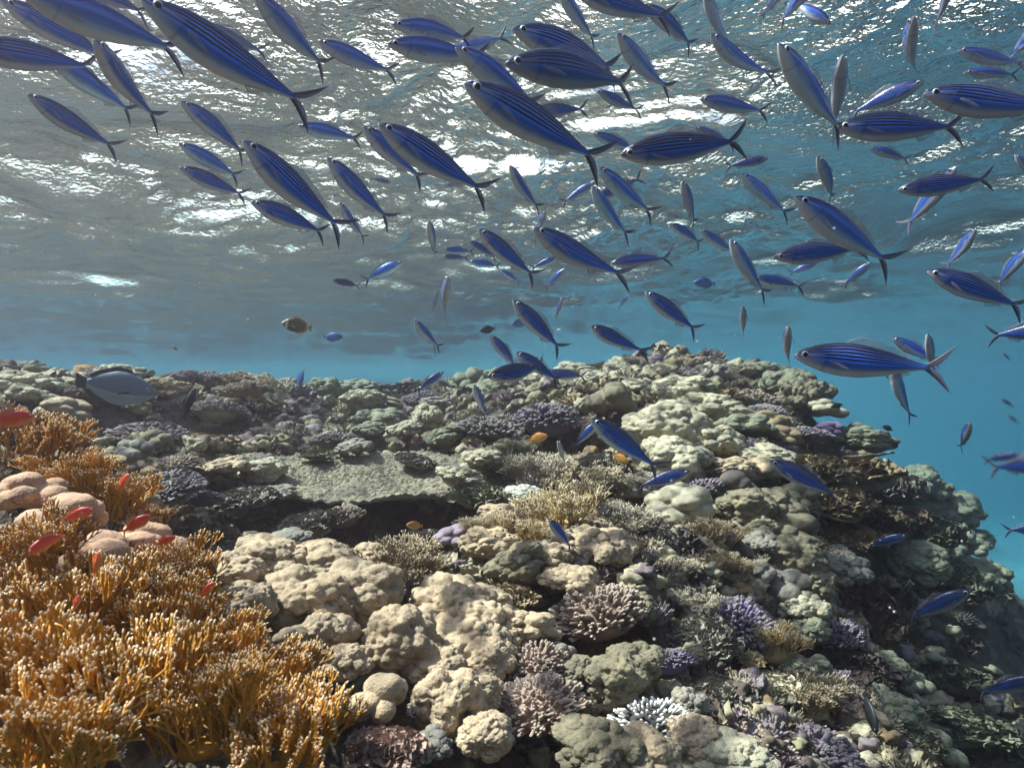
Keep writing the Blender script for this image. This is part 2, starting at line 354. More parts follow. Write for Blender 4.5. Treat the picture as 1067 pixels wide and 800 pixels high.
# ------------------------------------------------------------------ coral shapes (unit radius, base at z = 0, growing up +z)
def fib(n, zmin=-1., jit=.0, seed=0):
    g = np.random.default_rng(seed); i = np.arange(n) + .5
    z = 1 - (1 - zmin) * i / n; a = i * 2.399963 + g.normal(0, .2, n)
    d = np.stack([np.sqrt(np.clip(1 - z * z, 0, 1)) * np.cos(a), np.sqrt(np.clip(1 - z * z, 0, 1)) * np.sin(a), z], 1)
    d += g.normal(0, jit, d.shape); return d / np.linalg.norm(d, axis=1, keepdims=True)
def head_pts(D, seed, lobes=16, rho=(.36, .5), knob=.095, kscale=5.2, flat=.85):
    """a lobed massive head: union of balls round a core, knobs on top of the lobes"""
    g = np.random.default_rng(seed)
    L = fib(lobes, -.55, .22, seed); cr = g.uniform(.54, .70, lobes); rad = g.uniform(rho[0], rho[1], lobes)
    Cc = L * cr[:, None]
    dc = D @ Cc.T; disc = rad[None] ** 2 - (cr[None] ** 2 - dc ** 2)
    t = np.where((disc > 0) & (dc > 0), dc + np.sqrt(np.clip(disc, 0, None)), 0).max(1)
    r = np.maximum(t, .62)
    P = D * r[:, None]
    w = worley(P * kscale + seed * 3.1, seed); 
    k = np.sqrt(np.clip(1 - (w / .75) ** 2, 0, 1))
    w2 = worley(P * kscale * 2.7 + seed, seed + 9); r = r + .28 * knob * (np.sqrt(np.clip(1 - (w2 / .8) ** 2, 0, 1)) - .5)
    r = r + knob * (k - .5) + .02 * vnoise(P * 9 + seed, 3) + .06 * vnoise(P * 1.4 + seed * 2.2, 4)
    P = D * r[:, None]; P[:, 2] = P[:, 2] * flat + .38
    return P
def massive(seed, heads=1, sub=6, **kw):
    G = Geo(); g = np.random.default_rng(seed * 7 + 1)
    for h in range(heads):
        D, T = ICO[sub]
        P = head_pts(D, seed * 10 + h, **kw)
        if heads > 1:
            a = h * 2.4 + g.uniform(0, 1); q = .62 * math.sqrt((h + .3) / heads); sc = g.uniform(.42, .62)
            P = P * sc + [q * math.cos(a), q * math.sin(a), g.uniform(-.1, .22) + .25 * (1 - q)]
        G.add(P, T=T)
    return G.mesh('massive_coral', [M_massive])
def columns(seed, n=46, sub=4):
    """many small rounded columns packed into a mound"""
    G = Geo(); g = np.random.default_rng(seed + 50); d = fib(n, .0, .06, seed)
    D, T = ICO[sub]
    for k in range(n):
        s = g.uniform(.17, .27)
        P = D * s; w = worley(P * 9 + k * 5, 1); P = P * (1 + .28 * (np.sqrt(np.clip(1 - (w / .8) ** 2, 0, 1)) - .5))[:, None]
        P = P + d[k] * P.dot(d[k])[:, None] * .5
        G.add(P + d[k] * [.78, .78, .6] * g.uniform(.82, 1.06) + [0, 0, .05], T=T)
    D, T = ICO[3]; G.add(D * [.8, .8, .6], T=T)
    return G.mesh('column_coral', [M_massive])
def fingers(seed, n=330, ln=.36, r0=.045, r1=.036, M=None, zmin=-.05, up=.25, dome=.75, fork=True, sides=6):
    g = np.random.default_rng(seed + 90); d = fib(n, zmin, .05, seed)
    dr = d + [0, 0, up]; dr += g.normal(0, .10, dr.shape); dr /= np.linalg.norm(dr, axis=1, keepdims=True)
    bump = 1 + .14 * vnoise(d * 2.1 + seed, seed)
    P1 = d * [1, 1, dome] * (bump * g.uniform(.9, 1.04, n))[:, None]; P0 = P1 - dr * ln * g.uniform(.85, 1.15, n)[:, None]
    G = Geo(); sc = g.uniform(.8, 1.25, n)
    V, Q, T, U = tubes(P0, P1, r0 * sc, r1 * sc, sides, u0=.0, u1=1.0); G.add(V, Q, T, U)
    if fork:
        f = g.random(n) < .6; m = P1[f] - dr[f] * ln * .35; side = np.cross(dr[f], g.normal(0, 1, (f.sum(), 3))); side /= np.linalg.norm(side, axis=1, keepdims=True)
        V, Q, T, U = tubes(m, m + (dr[f] * .8 + side * .5) * ln * .38, r0 * .8, r1 * .75, sides, u0=.5, u1=1); G.add(V, Q, T, U)
    D, T = ICO[3]; q = D * [.72, .72, .72 * dome]; G.add(q[:], T=T)
    return G.mesh('finger_coral', [M or M_finger])
def fans(seed, nf=16, depth=5, spread=.62, seg=.2, rad=.022, M=None, flat=.55, lean=.35, curl=.5):
    """upright fans of forking flattened twigs"""
    g = np.random.default_rng(seed + 200); P0 = []; P1 = []; RA = []; RB = []; UA = []; UB = []
    base = fib(nf, .25, .1, seed)
    for k in range(nf):
        a = g.uniform(0, math.pi); tx = np.array([math.cos(a), math.sin(a), 0.])
        out = base[k] * [1, 1, .3]; upv = np.array([out[0] * lean * 1.6, out[1] * lean * 1.6, 1.]); upv /= np.linalg.norm(upv)
        root = base[k] * [.5, .5, .08]
        st = [(root + tx * g.uniform(-.1, .1), g.normal(0, .2), depth, 1.) for _ in range(2)]
        hgt = g.uniform(.75, 1.15)
        while st:
            p, ang, dd, sc = st.pop()
            dirv = upv * math.cos(ang) + tx * math.sin(ang) + np.cross(upv, tx) * g.normal(0, .13)
            L = seg * hgt * sc * g.uniform(.75, 1.2); q = p + dirv * L
            P0.append(p); P1.append(q); rr = rad * (.65 + .5 * dd / depth); RA.append(rr * 1.1); RB.append(rr * .9); UA.append(1 - dd / depth); UB.append(1 - (dd - 1) / depth)
            if dd > 1:
                sp = g.uniform(.25, .5)
                for s_ in (-1, 1):
                    if g.random() < .93: st.append((q, ang * .75 + s_ * sp, dd - 1, sc * g.uniform(.74, .95)))
            
    P0 = np.array(P0); P1 = np.array(P1)
    V, Q, T, U = tubes(P0, P1, np.array(RA), np.array(RB), 5, flat=flat, u0=np.array(UA), u1=np.array(UB))
    G = Geo(); G.add(V, Q, T, U)
    D, T = ICO[2]; G.add(D * ([.3, .3, .12] if M is M_fire else [.5, .5, .25]), T=T)
    return G.mesh('branching_coral', [M or M_twig])
def leaves(seed, n=420, M=None, size=.16, dome=.6):
    """crowded short upright blades and cups"""
    g = np.random.default_rng(seed + 400); d = fib(n, -.1, .05, seed); G = Geo()
    bump = 1 + .22 * vnoise(d * 2.3 + seed, seed + 1)
    c = d * [1, 1, dome] * bump[:, None]; s = size * g.uniform(.5, 1.15, n)
    t = np.cross(d, g.normal(0, 1, (n, 3))); t /= np.linalg.norm(t, axis=1, keepdims=True); b = np.cross(d, t)
    nu, nv = 7, 4; us = np.linspace(-1, 1, nu); vs = np.linspace(0, 1, nv); V = []; 
    curv = g.uniform(.2, .9, n)
    for side in (0, 1):
        for v in vs:
            for u in us:
                wv = (u * s * (.6 + .5 * v))[:, None] * t + ((v - .6) * s * (1.25 - .35 * u * u + .18 * math.sin(5 * u)))[:, None] * d + (curv * s * (u * u - .3) + (v * v * .25 + (.06 if side else -.06) * (1.2 - v)) * s)[:, None] * b
                V.append(c + wv)
    V = np.stack(V, 1).reshape(-1, 3); per = 2 * nu * nv
    q = []
    for side in (0, 1):
        for a in range(nv - 1):
            for e in range(nu - 1):
                k = side * nu * nv + a * nu + e; f = (k, k + 1, k + nu + 1, k + nu); q.append(f if side else f[::-1])
    top = (nv - 1) * nu
    for e in range(nu - 1): q.append((top + e, top + e + 1, nu * nv + top + e + 1, nu * nv + top + e))
    Q = (np.array(q)[None] + (np.arange(n) * per)[:, None, None]).reshape(-1, 4)
    U = np.tile(np.repeat(np.tile(vs, 2), nu), n); G.add(V, Q, U=np.stack([U, U * 0], 1))
    D, T = ICO[4]; P = D * (.93 + .22 * vnoise(D * 2.3 + seed, seed + 1))[:, None]; P = P * (1 + .05 * vnoise(D * 14, 3))[:, None]; G.add(P * [.95, .95, dome], T=T)
    return G.mesh('leaf_coral', [M or M_leaf])
def brain(seed, sub=6, amp=.06):
    """a smooth dome with low bumps"""
    D, T = ICO[sub]; P = D * (.85 + .13 * vnoise(D * 1.9 + seed, seed) + amp * vnoise(D * 7 + seed, 2) + .02 * vnoise(D * 22, 5))[:, None]
    w1 = worley(P * 11, seed); P = P * (1 + .05 * (.5 - w1))[:, None]; P[:, 2] = P[:, 2] * .8 + .15
    return mesh_np('dome_coral', P, T, [M_massive], np.zeros((len(P), 2)))
def table_coral(name, M, seed=1, rx=1., ry=.6, rough=.012):
    """a broad thin plate, raised rim towards the back, knobbly top"""
    nr, na = 150, 420; r = np.linspace(0, 1, nr); a = np.linspace(0, 2 * math.pi, na, endpoint=False)
    RR, AA = np.meshgrid(r, a, indexing='ij'); RR = RR.ravel(); AA = AA.ravel()
    edge = 1 + .05 * vnoise(np.stack([np.cos(AA) * 2.5, np.sin(AA) * 2.5, AA * 0 + seed], 1), seed) + .015 * vnoise(np.stack([np.cos(AA) * 14, np.sin(AA) * 14, AA * 0], 1), 2)
    x = rx * RR * np.cos(AA) * edge; y = ry * RR * np.sin(AA) * edge
    q = np.stack([x, y, x * 0], 1)
    zt = .16 * np.clip(y / ry + .3, 0, None) ** 1.5 * rx * .6 + .10 * (np.abs(x) / rx) ** 2 * rx + .03 * vnoise(q * 5, 3) + rough * 2.2 * (.5 - worley(q * 45, 4)) + .02 * (.5 - worley(q * 11, 8))
    zb = zt * .6 - .02 - .25 * (1 - RR) ** 2 * rx * .6
    rim = (RR > .995); zb = np.where(rim, zt - .012, np.minimum(zb, zt - .015))
    V = np.concatenate([np.stack([x, y, zt], 1), np.stack([x, y, zb], 1)])
    i = np.arange(nr - 1)[:, None] * na; j = np.arange(na)[None]; j2 = (np.arange(na) + 1)[None] % na
    Q = np.stack([i + j, i + na + j, i + na + j2, i + j2], -1).reshape(-1, 4); n = nr * na
    e = (nr - 1) * na; E = np.stack([e + j[0], n + e + j[0], n + e + j2[0], e + j2[0]], 1)
    return mesh_np(name, V, [np.concatenate([Q, Q[:, ::-1] + n, E])], [M], np.zeros((len(V), 2)))

# shared colony shapes
SH = {}
SH['massive'] = [massive(k, 1, 6, lobes=24 + 4 * k, rho=(.24, .40)) for k in range(1, 5)]
SH['cluster'] = [massive(k + 20, 10, 5, lobes=14, rho=(.28, .42)) for k in range(3)]
SH['smooth'] = [massive(k + 40, 1, 5, lobes=9, rho=(.42, .55), knob=.03, kscale=3) for k in range(2)]
SH['column'] = [columns(k) for k in range(3)]
SH['finger'] = [fingers(k) for k in range(3)]
SH['bushy'] = [fingers(k + 10, n=420, ln=.26, r0=.05, r1=.045, up=.1, M=M_bushy) for k in range(2)]
SH['spiky'] = [fingers(30, n=230, ln=.42, r0=.042, r1=.034, M=M_white, fork=False, up=.35)]
SH['twig'] = [fans(k, nf=26, depth=6, seg=.19, rad=.016) for k in range(3)]
SH['fire'] = [fans(k + 5, nf=21, depth=6, seg=.19, rad=.023, M=M_fire, flat=.5, lean=.22) for k in range(4)]
SH['leaf'] = [leaves(k) for k in range(3)]
SH['rubble'] = [leaves(k + 7, n=260, size=.2, dome=.5) for k in range(2)]
SH['dome'] = [brain(k) for k in range(2)]
NAMES = dict(massive=('lobed_coral', 'lobed coral', 'lobed coral heads on the reef'), cluster=('lobed_coral', 'lobed coral', 'lobed coral heads on the reef'),
    smooth=('boulder_coral', 'boulder coral', 'boulder corals on the reef'), column=('knobbed_coral', 'knobbed coral', 'knobbed corals on the reef'),
    finger=('finger_coral', 'finger coral', 'finger corals on the reef'), bushy=('bushy_coral', 'bushy coral', 'bushy corals on the reef'),
    spiky=('finger_coral', 'finger coral', 'finger corals on the reef'), twig=('twig_coral', 'branching coral', 'branching corals on the reef'),
    fire=('fire_coral', 'fire coral', 'fire corals in the near corner'), leaf=('leafy_coral', 'leafy coral', 'leafy corals on the reef'),
    rubble=('crusty_coral', 'crusty coral', 'crusty coral growths on the reef'), dome=('dome_coral', 'dome coral', 'dome corals on the reef'))
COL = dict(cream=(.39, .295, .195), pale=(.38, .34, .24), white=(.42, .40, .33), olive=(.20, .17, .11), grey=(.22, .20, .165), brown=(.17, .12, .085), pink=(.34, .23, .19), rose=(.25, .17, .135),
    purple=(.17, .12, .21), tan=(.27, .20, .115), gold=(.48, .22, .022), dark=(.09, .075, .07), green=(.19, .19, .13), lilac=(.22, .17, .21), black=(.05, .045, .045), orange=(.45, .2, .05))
_cnt = {}
def coral(u, v, wpx, kind, col, label, hs=1.0, sink=.12, dist=None, stretch=1.0, tilt=0.):
    """a colony whose middle shows at (u, v), wpx wide"""
    p = ray_ground(u, v + wpx * .22)
    if dist: p = np.array(px(u, v + wpx * .22, dist))
    r = .5 * wpx / F * p[1]
    k = _cnt.get(kind, 0); _cnt[kind] = k + 1
    nm, cat, grp = NAMES[kind]
    o = link(nm, SH[kind][k % len(SH[kind])])
    o.location = (p[0], p[1] + r * .3, p[2] - r * sink + .02)
    o.scale = (r * stretch, r * (stretch * .5 + .5), r * hs)
    o.rotation_euler = (tilt + rng.normal(0, .12), rng.normal(0, .12), rng.uniform(0, 6.28) if stretch == 1.0 else rng.normal(0, .3))
    c = np.array(COL[col]) * rng.uniform(.88, 1.12); o.color = (*[float(min(q, .9)) for q in c], 1)
    return tag(o, label, cat, grp)
#TABLES
# ------------------------------------------------------------------ the coral colonies, back to front
CORALS = '''
22 378 44 dome grey .8|round grey dome coral at the far left edge of the reef crest
16 398 60 massive pale .6|pale lobed coral slope below the grey dome at the far left edge
60 386 55 cluster pale .5|low pale lobed coral mound on the far left crest
58 368 14 smooth pale .9|tiny pale knob on the skyline above the low pale mound
105 376 34 bushy lilac .6|lilac bushy coral on the skyline above the striped surgeonfish
90 384 26 smooth orange .6|ochre cushion coral left of the lilac skyline coral
122 384 42 cluster pale .6|pale lobed coral right of the lilac skyline coral
165 398 50 column tan .6|tan knobbed coral just right of the surgeonfish head
62 424 46 smooth cream .6|smooth cream boulder coral left of the surgeonfish hollow
28 410 44 cluster pale .6|pale rubbly lobed coral above the red fish at the left edge
82 410 36 rubble brown .8|brown crusty block under the surgeonfish tail
78 468 84 table tan .5|-
150 440 66 bushy rose .55|rosy bushy coral below the surgeonfish
160 462 30 smooth olive .8|small olive boulder coral, left one of a touching pair
138 472 32 smooth grey .8|grey boulder coral lower left of the olive pair
196 388 22 bushy purple .8|purple bushy coral on the skyline left of the rough crest block
213 386 26 bushy pink .7|pinkish bushy coral between the purple one and the crest block
238 382 46 finger cream .6|creamy finger coral crowning the rough crest block
250 398 46 finger tan .6|tan finger coral on the face of the rough crest block
276 378 24 twig pale .8|small pale twig coral on the skyline right of the crest block
224 418 50 bushy pale .6|pale bushy coral capping the dark overhang below the crest block
262 414 56 rubble cream .7|cream crusty slab right of the pale bushy cap
300 386 34 massive grey .6|grey lobed coral behind the small dark blue fish
215 452 50 rubble cream .6|cream crusty coral with a dark hollow under it
180 478 44 finger pale .6|pale finger coral with bright knobs above the dark grey bush
172 500 58 bushy grey .7|dark grey bushy coral at the brink of the left hollow
212 518 30 bushy purple .7|small purple coral inside the left hollow
232 482 44 cluster cream .6|cream lobed coral between the dark grey bush and the table coral
272 490 40 massive pale .7|pale craggy lobed coral at the left tip of the table coral
250 510 52 rubble grey .6|grey crusty growth in the left gully
290 512 34 cluster grey .6|grey lobed coral under the left rim of the table coral
315 540 58 rubble grey .8|grey crusty mound left of the round grey bush
356 534 38 finger grey .8|round grey finger coral under the table coral
300 560 40 massive grey .5|grey lobed coral behind the big cream mass
340 394 46 column green .6|greenish knobbed coral on the crest left of the dark hump
372 398 44 cluster green .6|green lobed coral on the crest over the dark cave
408 390 66 rubble dark .5|dark flat hump of coral on the far crest
378 408 40 column pale .6|pale knobbed coral below the dark hump
395 428 56 cluster green .6|greenish lobed ledge right of the dark cave
385 446 36 massive green .6|small green lobed coral below the greenish ledge
422 446 34 cluster pale .7|pale lobed coral left of the tall far head
446 438 28 massive pale 1.2|tall pale head with stacked lobes behind the table coral
455 460 24 massive green .7|green lobed coral at the foot of the tall far head
440 408 36 bushy lilac .6|hazy lilac bushy coral behind the small slanting striped fish
455 420 36 massive grey .6|hazy grey lobed coral left of the silver upright fish
490 376 30 smooth green 1.0|round hazy green head standing alone on the crest
484 392 34 table green .5|-
520 378 34 massive green .9|tall hazy green head behind the blue fish pair
500 402 46 cluster green .6|green lobed coral below the lone round head
330 470 30 rubble green .5 3.5|green crusty step above the left half of the table coral
345 452 40 bushy grey .6 3.75|grey bushy dome in front of the dark cave
366 462 34 cluster grey .6 3.65|grey lobed coral right of the bushy dome by the cave
432 474 34 rubble grey .6 3.5|grey overhanging crust over the right half of the table coral
510 436 60 bushy green .6|green bushy coral mound left of the purple dome
470 450 44 massive green .6|dull green lobed coral above the right end of the table coral
505 476 52 cluster pale .6|pale lobed corals at the right end of the table coral
480 492 44 column pale .6|pale knobbed coral in front of the right end of the table coral
500 508 50 rubble green .7|green crusty knoll below the right end of the table coral
440 556 44 rubble grey .6|grey crusty growth behind the orange fish of the middle gully
470 560 34 smooth lilac .6|smooth lilac boulder coral above the dark shell-like notch
572 424 62 bushy purple .75|purple bushy dome behind the large striped fish pair
556 392 44 cluster pale .6|pale lobed coral on the crest behind the rear striped fish
600 384 42 massive pale .6|pale lobed crest coral right of the rear striped fish
646 381 34 dome pale .8|pale round dome on the crest under the bent striped fish
668 376 30 twig grey .8|grey twig coral on the crest beside the pale round dome
684 377 14 smooth purple .9|tiny blue purple knob on the crest beside the grey twig coral
622 394 42 massive pale .6|pale crumpled lobed coral below the crest dome
666 398 44 cluster pale .6|pale lobed cluster right of the crumpled crest coral
640 416 42 smooth olive .9|smooth olive boulder of three lobes above the big diving fish
612 420 22 column pale .8|small pale knobbed coral between the purple dome and the olive boulder
694 386 38 cluster olive .7|olive knobbly coral on the ridge top
718 386 30 bushy grey .7|grey bushy coral on the ridge top
736 372 30 finger olive .6|olive finger coral at the highest point of the ridge
735 386 44 column grey .7|grey knobbed coral under the highest point of the ridge
716 400 56 massive pale .6|pale elongated lobed coral crossing the upper ridge
696 412 32 massive pale .9|round pale lobed coral left of the long ridge coral
740 420 64 massive pale .6|long pale lobed coral in the middle of the ridge
700 444 84 massive pale .8|largest bright lobed coral beside the tail of the diving fish
744 458 56 massive pale .75|bright lobed coral with a dark overhang right of the largest one
705 478 70 massive pale .85|pale lobed coral above the small fish that faces right
774 440 66 cluster green .55|greenish lobed coral sloping down the ridge
790 408 44 finger grey .6|grey finger coral on the ridge behind the pale long coral
796 376 46 cluster green .5|greenish lobed coral on the ridge skyline under the upright silver fish
826 396 50 cluster green .8|green lobed coral on the ridge shoulder
838 404 50 column olive .9|olive knobbed coral on the ridge shoulder
800 424 34 bushy grey .6|small grey bushy coral beside the tan boulder coral
803 440 34 smooth tan .7|tan boulder coral on the ridge above the banded knoll
818 452 34 smooth tan .6|tan cushion coral right of the tan boulder
862 424 34 smooth pale .6|pale smooth coral beside the black damselfish on the ridge edge
840 444 46 bushy purple .5|purple bushy patch under the pale ridge edge coral
866 446 26 smooth purple .6|smooth purple knob right of the purple patch
896 430 34 smooth green .7|hazy green boulder on the right skyline
908 446 60 massive green .5|greenish lobed ledge on the right skyline
908 470 56 table pale .3|-
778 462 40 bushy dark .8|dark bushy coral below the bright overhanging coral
800 470 60 massive pale .5|pale low lobed coral above the lone striped fish
762 486 48 massive cream .6|cream lobed coral left of the lone striped fish
795 490 40 smooth cream .7|cream boulder coral just below the lone striped fish head
850 474 70 leaf tan .6|tan leafy coral on the upper right face
888 480 78 leaf tan .7|tan leafy coral in the middle of the upper right face
926 492 66 leaf grey .8|grey leafy coral at the right corner of the face
870 510 70 leaf tan .7|tan leafy coral behind the tail of the lone striped fish
908 526 66 leaf brown .8|brown leafy coral low on the right face
872 536 46 table tan .3|-
936 536 60 leaf brown .8|brown leafy coral in the shade of the right corner
888 552 40 leaf tan .7|small tan leafy coral above the dark blue fish
925 552 32 smooth olive .7|olive boulder coral right of the small leafy coral
606 494 70 twig tan .6|tan twig thicket top behind the diving fish
560 486 70 twig grey .8|grey twig thicket left below the orange fish
620 478 60 leaf grey .7|grey leafy coral under the diving fish
666 500 60 twig grey .6|grey twig coral under the small fish that faces right
538 470 40 twig green .9|green twig coral by the left orange fish
733 505 42 bushy purple .7|purple bushy coral right of the small fish that faces right
712 524 60 smooth pale .7|pale boulder coral with a black hole beside the purple bush
764 510 44 smooth dark .8|black rounded sponge-like coral right of the purple bush
545 515 40 massive white .6|whitish lobed coral with a black spot left of the beige thicket
520 540 40 massive cream .7|cream lobed coral left of the beige thicket
586 526 100 twig gold2 .75|large beige twig thicket on the central knoll
545 552 66 twig gold2 .8|orange beige twig coral left of the small blue fish
502 550 44 twig cream .8|cream twig coral at the left tip of the central knoll
645 540 76 twig grey .7|grey twig coral right of the beige thicket
620 550 46 cluster cream .7|cream lobed coral between the two twig thickets
612 570 60 cluster cream .8|cream lobed coral right of the small blue fish
640 574 50 massive cream .8|knobbly cream coral above the brown finger coral
510 572 56 massive cream .8|cream lobed coral under the left tip of the central knoll
545 590 60 massive olive .8|olive knobbed coral on the front of the central knoll
575 582 50 cluster cream .7|cream knobby coral below the small blue fish
590 606 56 cluster cream .7|cream lobed coral left of the brown finger coral
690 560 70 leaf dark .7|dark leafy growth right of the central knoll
700 590 60 twig grey .8|grey twig coral behind the brown finger coral
745 560 56 twig tan .9|tan twig coral below the boulder with the black hole
744 590 50 twig gold2 .9|yellowish twig coral right of the tan twig coral
768 596 46 twig cream .8|pale yellow twig coral above the large purple coral
780 530 54 massive olive .8|olive lobed coral, upper left of the big right cluster
812 534 56 massive olive .9|olive lobed coral, upper middle of the big right cluster
834 520 36 smooth olive .9|olive boulder at the top of the big right cluster
796 556 34 massive olive .8|small olive head below the big right cluster
826 556 50 smooth olive .8|brown olive boulder at the foot of the big right cluster
798 572 38 massive grey .9|grey head with a flat top over a dark gap
832 588 56 massive olive 1.0|tall olive lobed coral left of the net-like coral
850 610 46 massive olive .9|olive lobed coral below the tall olive one
825 616 40 smooth grey .9|grey rounded boulder beside the pale knobby cluster
795 602 28 smooth grey .9|small grey egg shaped boulder in the gap
874 574 36 finger pale .5|pale net-like finger coral on a small cap
880 596 52 massive grey .8|grey lobed coral under the net-like cap
895 615 60 leaf brown .9|brown leafy wall under the dark blue fish
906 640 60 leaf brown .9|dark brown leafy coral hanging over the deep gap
838 636 46 cluster pale .9|pale knobby cluster right of the golden bush
848 660 34 cluster green .8|green knobby coral right of the golden bush
878 662 44 bushy purple 1.0|purple bushy coral on the dark side below the knobby cluster
806 674 56 twig gold2 1.1|golden twig bush right of the large purple coral
772 644 64 bushy violet .95|large violet bushy coral right of the centre
784 695 26 twig gold2 .8|small golden twig tuft below the golden bush
735 660 60 leaf grey .8|grey leafy coral left of the large violet coral
730 632 50 twig grey .8|grey twig coral above the grey leafy coral
700 690 44 bushy violet .8|small violet bushy coral above the white tipped coral
722 690 30 cluster olive .9|olive knobs beside the small violet coral
664 640 44 cluster olive 1.0|olive knobbed column right of the brown finger coral
628 626 92 finger rose .75|brown finger coral dome with pinkish tips over a dark overhang
664 700 56 massive olive .9|olive lobed coral above the white tipped coral
640 716 60 massive olive .9|olive lobed ridge left of the white tipped coral
604 708 34 massive olive .9|olive head in the dark gap below the brown finger coral
585 690 26 smooth grey .9|small grey knob in the dark gap
679 746 76 spiky black .65|black finger coral with white bead-like tips
720 744 36 cluster grey 1.1|grey knobby column right of the white tipped coral
605 745 30 cluster olive .9|olive knobs left of the white tipped coral
620 780 80 cluster olive .7|olive knobby coral at the lower middle edge
670 792 70 massive cream .7|cream lobed coral below the white tipped coral
720 775 56 massive cream .8|cream lobed coral right of the white tipped coral
760 795 80 massive pale .6|pale lobed coral at the bottom edge under the bluish fingers
752 720 60 leaf grey .7|grey leafy coral below the small violet coral
800 712 56 rubble pale .6|pale crusty ledge beside the small golden tuft
840 700 50 cluster green .7|greenish knobby coral above the tan thicket
845 728 80 twig tan .8|tan twig thicket on the lower right
884 738 60 twig tan .9|brownish twig coral at the right side of the tan thicket
790 762 80 finger lilac .6|bluish lilac finger coral near the bottom edge
852 776 90 bushy lilac .7|lilac grey bushy coral at the bottom right
890 716 36 bushy purple 1.0|purple crest coral right of the tan thicket
898 688 60 leaf dark .7|dark leafy coral above the purple crest coral
928 696 46 dome green .9|green grooved dome coral on the lower right slope
952 716 34 smooth green .8|pale green boulder right of the grooved dome
930 740 56 cluster green .8|green lobed coral below the grooved dome
905 760 44 cluster green .8|green lobed coral right of the bottom lilac coral
980 784 42 smooth green .7|pale green boulder near the bottom right edge
950 770 60 leaf green .6|green leafy coral left of the bottom right boulder
1000 742 90 leaf green .5|wide green leafy coral on the lower right slope
1045 770 90 leaf green .6|green leafy coral in the bottom right corner
960 500 70 cluster green .8|hazy blue green lobed coral on the far right wall
985 520 80 cluster green .8|hazy lobed coral high on the far right wall
1000 560 80 cluster green .8|hazy lobed coral halfway down the far right wall
975 545 70 leaf green .8|hazy leafy coral on the far right wall
990 590 80 leaf green .8|hazy leafy coral low on the far right wall
960 585 70 massive green .8|hazy green mound at the foot of the far right wall
1025 600 80 cluster green .8|faint lobed coral at the far right edge
955 480 50 cluster green .8|hazy lobed coral at the top of the far right wall
975 690 24 smooth green .8|dim boulder in the deep gap on the right
1000 700 60 leaf green .7|dim leafy coral in the deep gap on the right
470 640 86 massive cream .9|cream lobed coral right of the brown fan coral
500 625 56 cluster cream .7|cream knobby coral above the right heads
530 656 84 cluster cream .7|cream lobed coral mass in the centre bottom
490 668 80 massive cream .9|cream lobed head upper left of the rose bushy coral
452 640 40 smooth tan .6|small tan crusted coral behind the two lobed head
530 620 44 rubble tan .7|tan crusty patch on top of the central cream mass
553 690 66 finger pink .8|pinkish finger coral beside the central cream mass
560 728 84 finger pink .75|pinkish finger coral with pale beads lower down
508 695 52 massive cream .9|cream head between the rose fingers and the round front head
412 682 74 massive cream 1.1|round two lobed cream head over a dark hollow
466 744 66 massive cream 1.1|large round cream head at the lower centre
455 702 52 massive cream .9|cream head above the large lower round head
498 732 46 massive cream .9|cream head right of the large lower round head
506 778 52 massive cream .9|cream head at the bottom edge in the centre
395 742 52 smooth cream .9|smooth cream head above the pink crusted rock
400 782 66 rubble pink .8|pink crusted rock at the bottom edge
438 745 26 spiky tan .8|small beaded finger coral in the dark pocket
440 790 50 cluster grey .7|grey knobby coral at the bottom left of centre
360 700 46 massive cream .9|cream head above the golden thicket
338 668 56 massive cream .9|cream head left of the round two lobed one
300 676 34 smooth cream .8|small smooth head left of the twin cream heads
364 628 90 massive cream .9|cream head at the right end of the big cream mass
250 640 60 massive cream .9|cream head at the lower left of the big cream mass
312 632 86 massive cream .9|cream head in the middle of the big cream mass
236 604 66 massive cream .8|cream head at the left end of the big cream mass
274 584 70 massive cream .7|cream head on the top left of the big cream mass
330 590 80 massive cream .7|cream head on the top middle of the big cream mass
378 590 66 massive cream .7|cream head on the top right of the big cream mass
414 590 78 fanbush tan 1.0|brown fan coral with pale edges between the cream heads
60 548 66 smooth blush .8|pinkish smooth head among the golden corals at the left
100 584 74 smooth blush .7|pinkish smooth head beside the upright red fish
138 570 60 smooth blush .7|pinkish smooth head under the upper red fish pair
170 582 56 smooth blush .7|pinkish smooth head at the right end of the pink mound
28 520 54 smooth blush .8|pinkish smooth head at the left edge
24 460 90 fire gold .8|golden fire coral under the red fish at the left edge
64 500 80 fire gold .7|golden fire coral between the red fish and the pink mound
110 520 80 fire gold .7|golden fire coral around the small upright red fish
145 545 50 fire gold .6|small golden fire coral at the top right of the pink mound
18 580 110 fire gold .8|golden fire coral at the left edge beside the pink heads
178 604 90 fire gold .8|golden fire coral between the pink mound and the big cream mass
70 640 130 fire gold .8|golden fire coral under the pink mound
150 650 130 fire gold .8|golden fire coral below the right half of the pink mound
215 690 110 fire gold .8|golden fire coral in front of the cream head at left
20 710 150 fire gold .8|large golden fire coral at the left edge low down
112 730 160 fire gold .8|large golden fire coral in the bottom left corner area
200 760 140 fire gold .8|golden fire coral in the middle of the bottom left thicket
272 722 104 fire gold .85|golden fire coral with upright white tips below the cream mass
308 768 110 fire gold .8|golden fire coral at the right end of the near thicket
40 790 150 fire gold .8|golden fire coral at the bottom left corner
280 795 130 fire gold .8|golden fire coral at the bottom edge beside the pink crusted rock
'''
COL.update(gold2=(.36, .25, .11), violet=(.21, .15, .34), blush=(.48, .29, .19))
SH['fanbush'] = [fans(77, nf=30, depth=6, seg=.2, rad=.02, M=M_fire, flat=.5, lean=.6)]
NAMES['fanbush'] = ('fan_coral', 'fan coral', None)
NAMES['table'] = ('plate_coral', 'plate coral', 'plate corals on the reef')
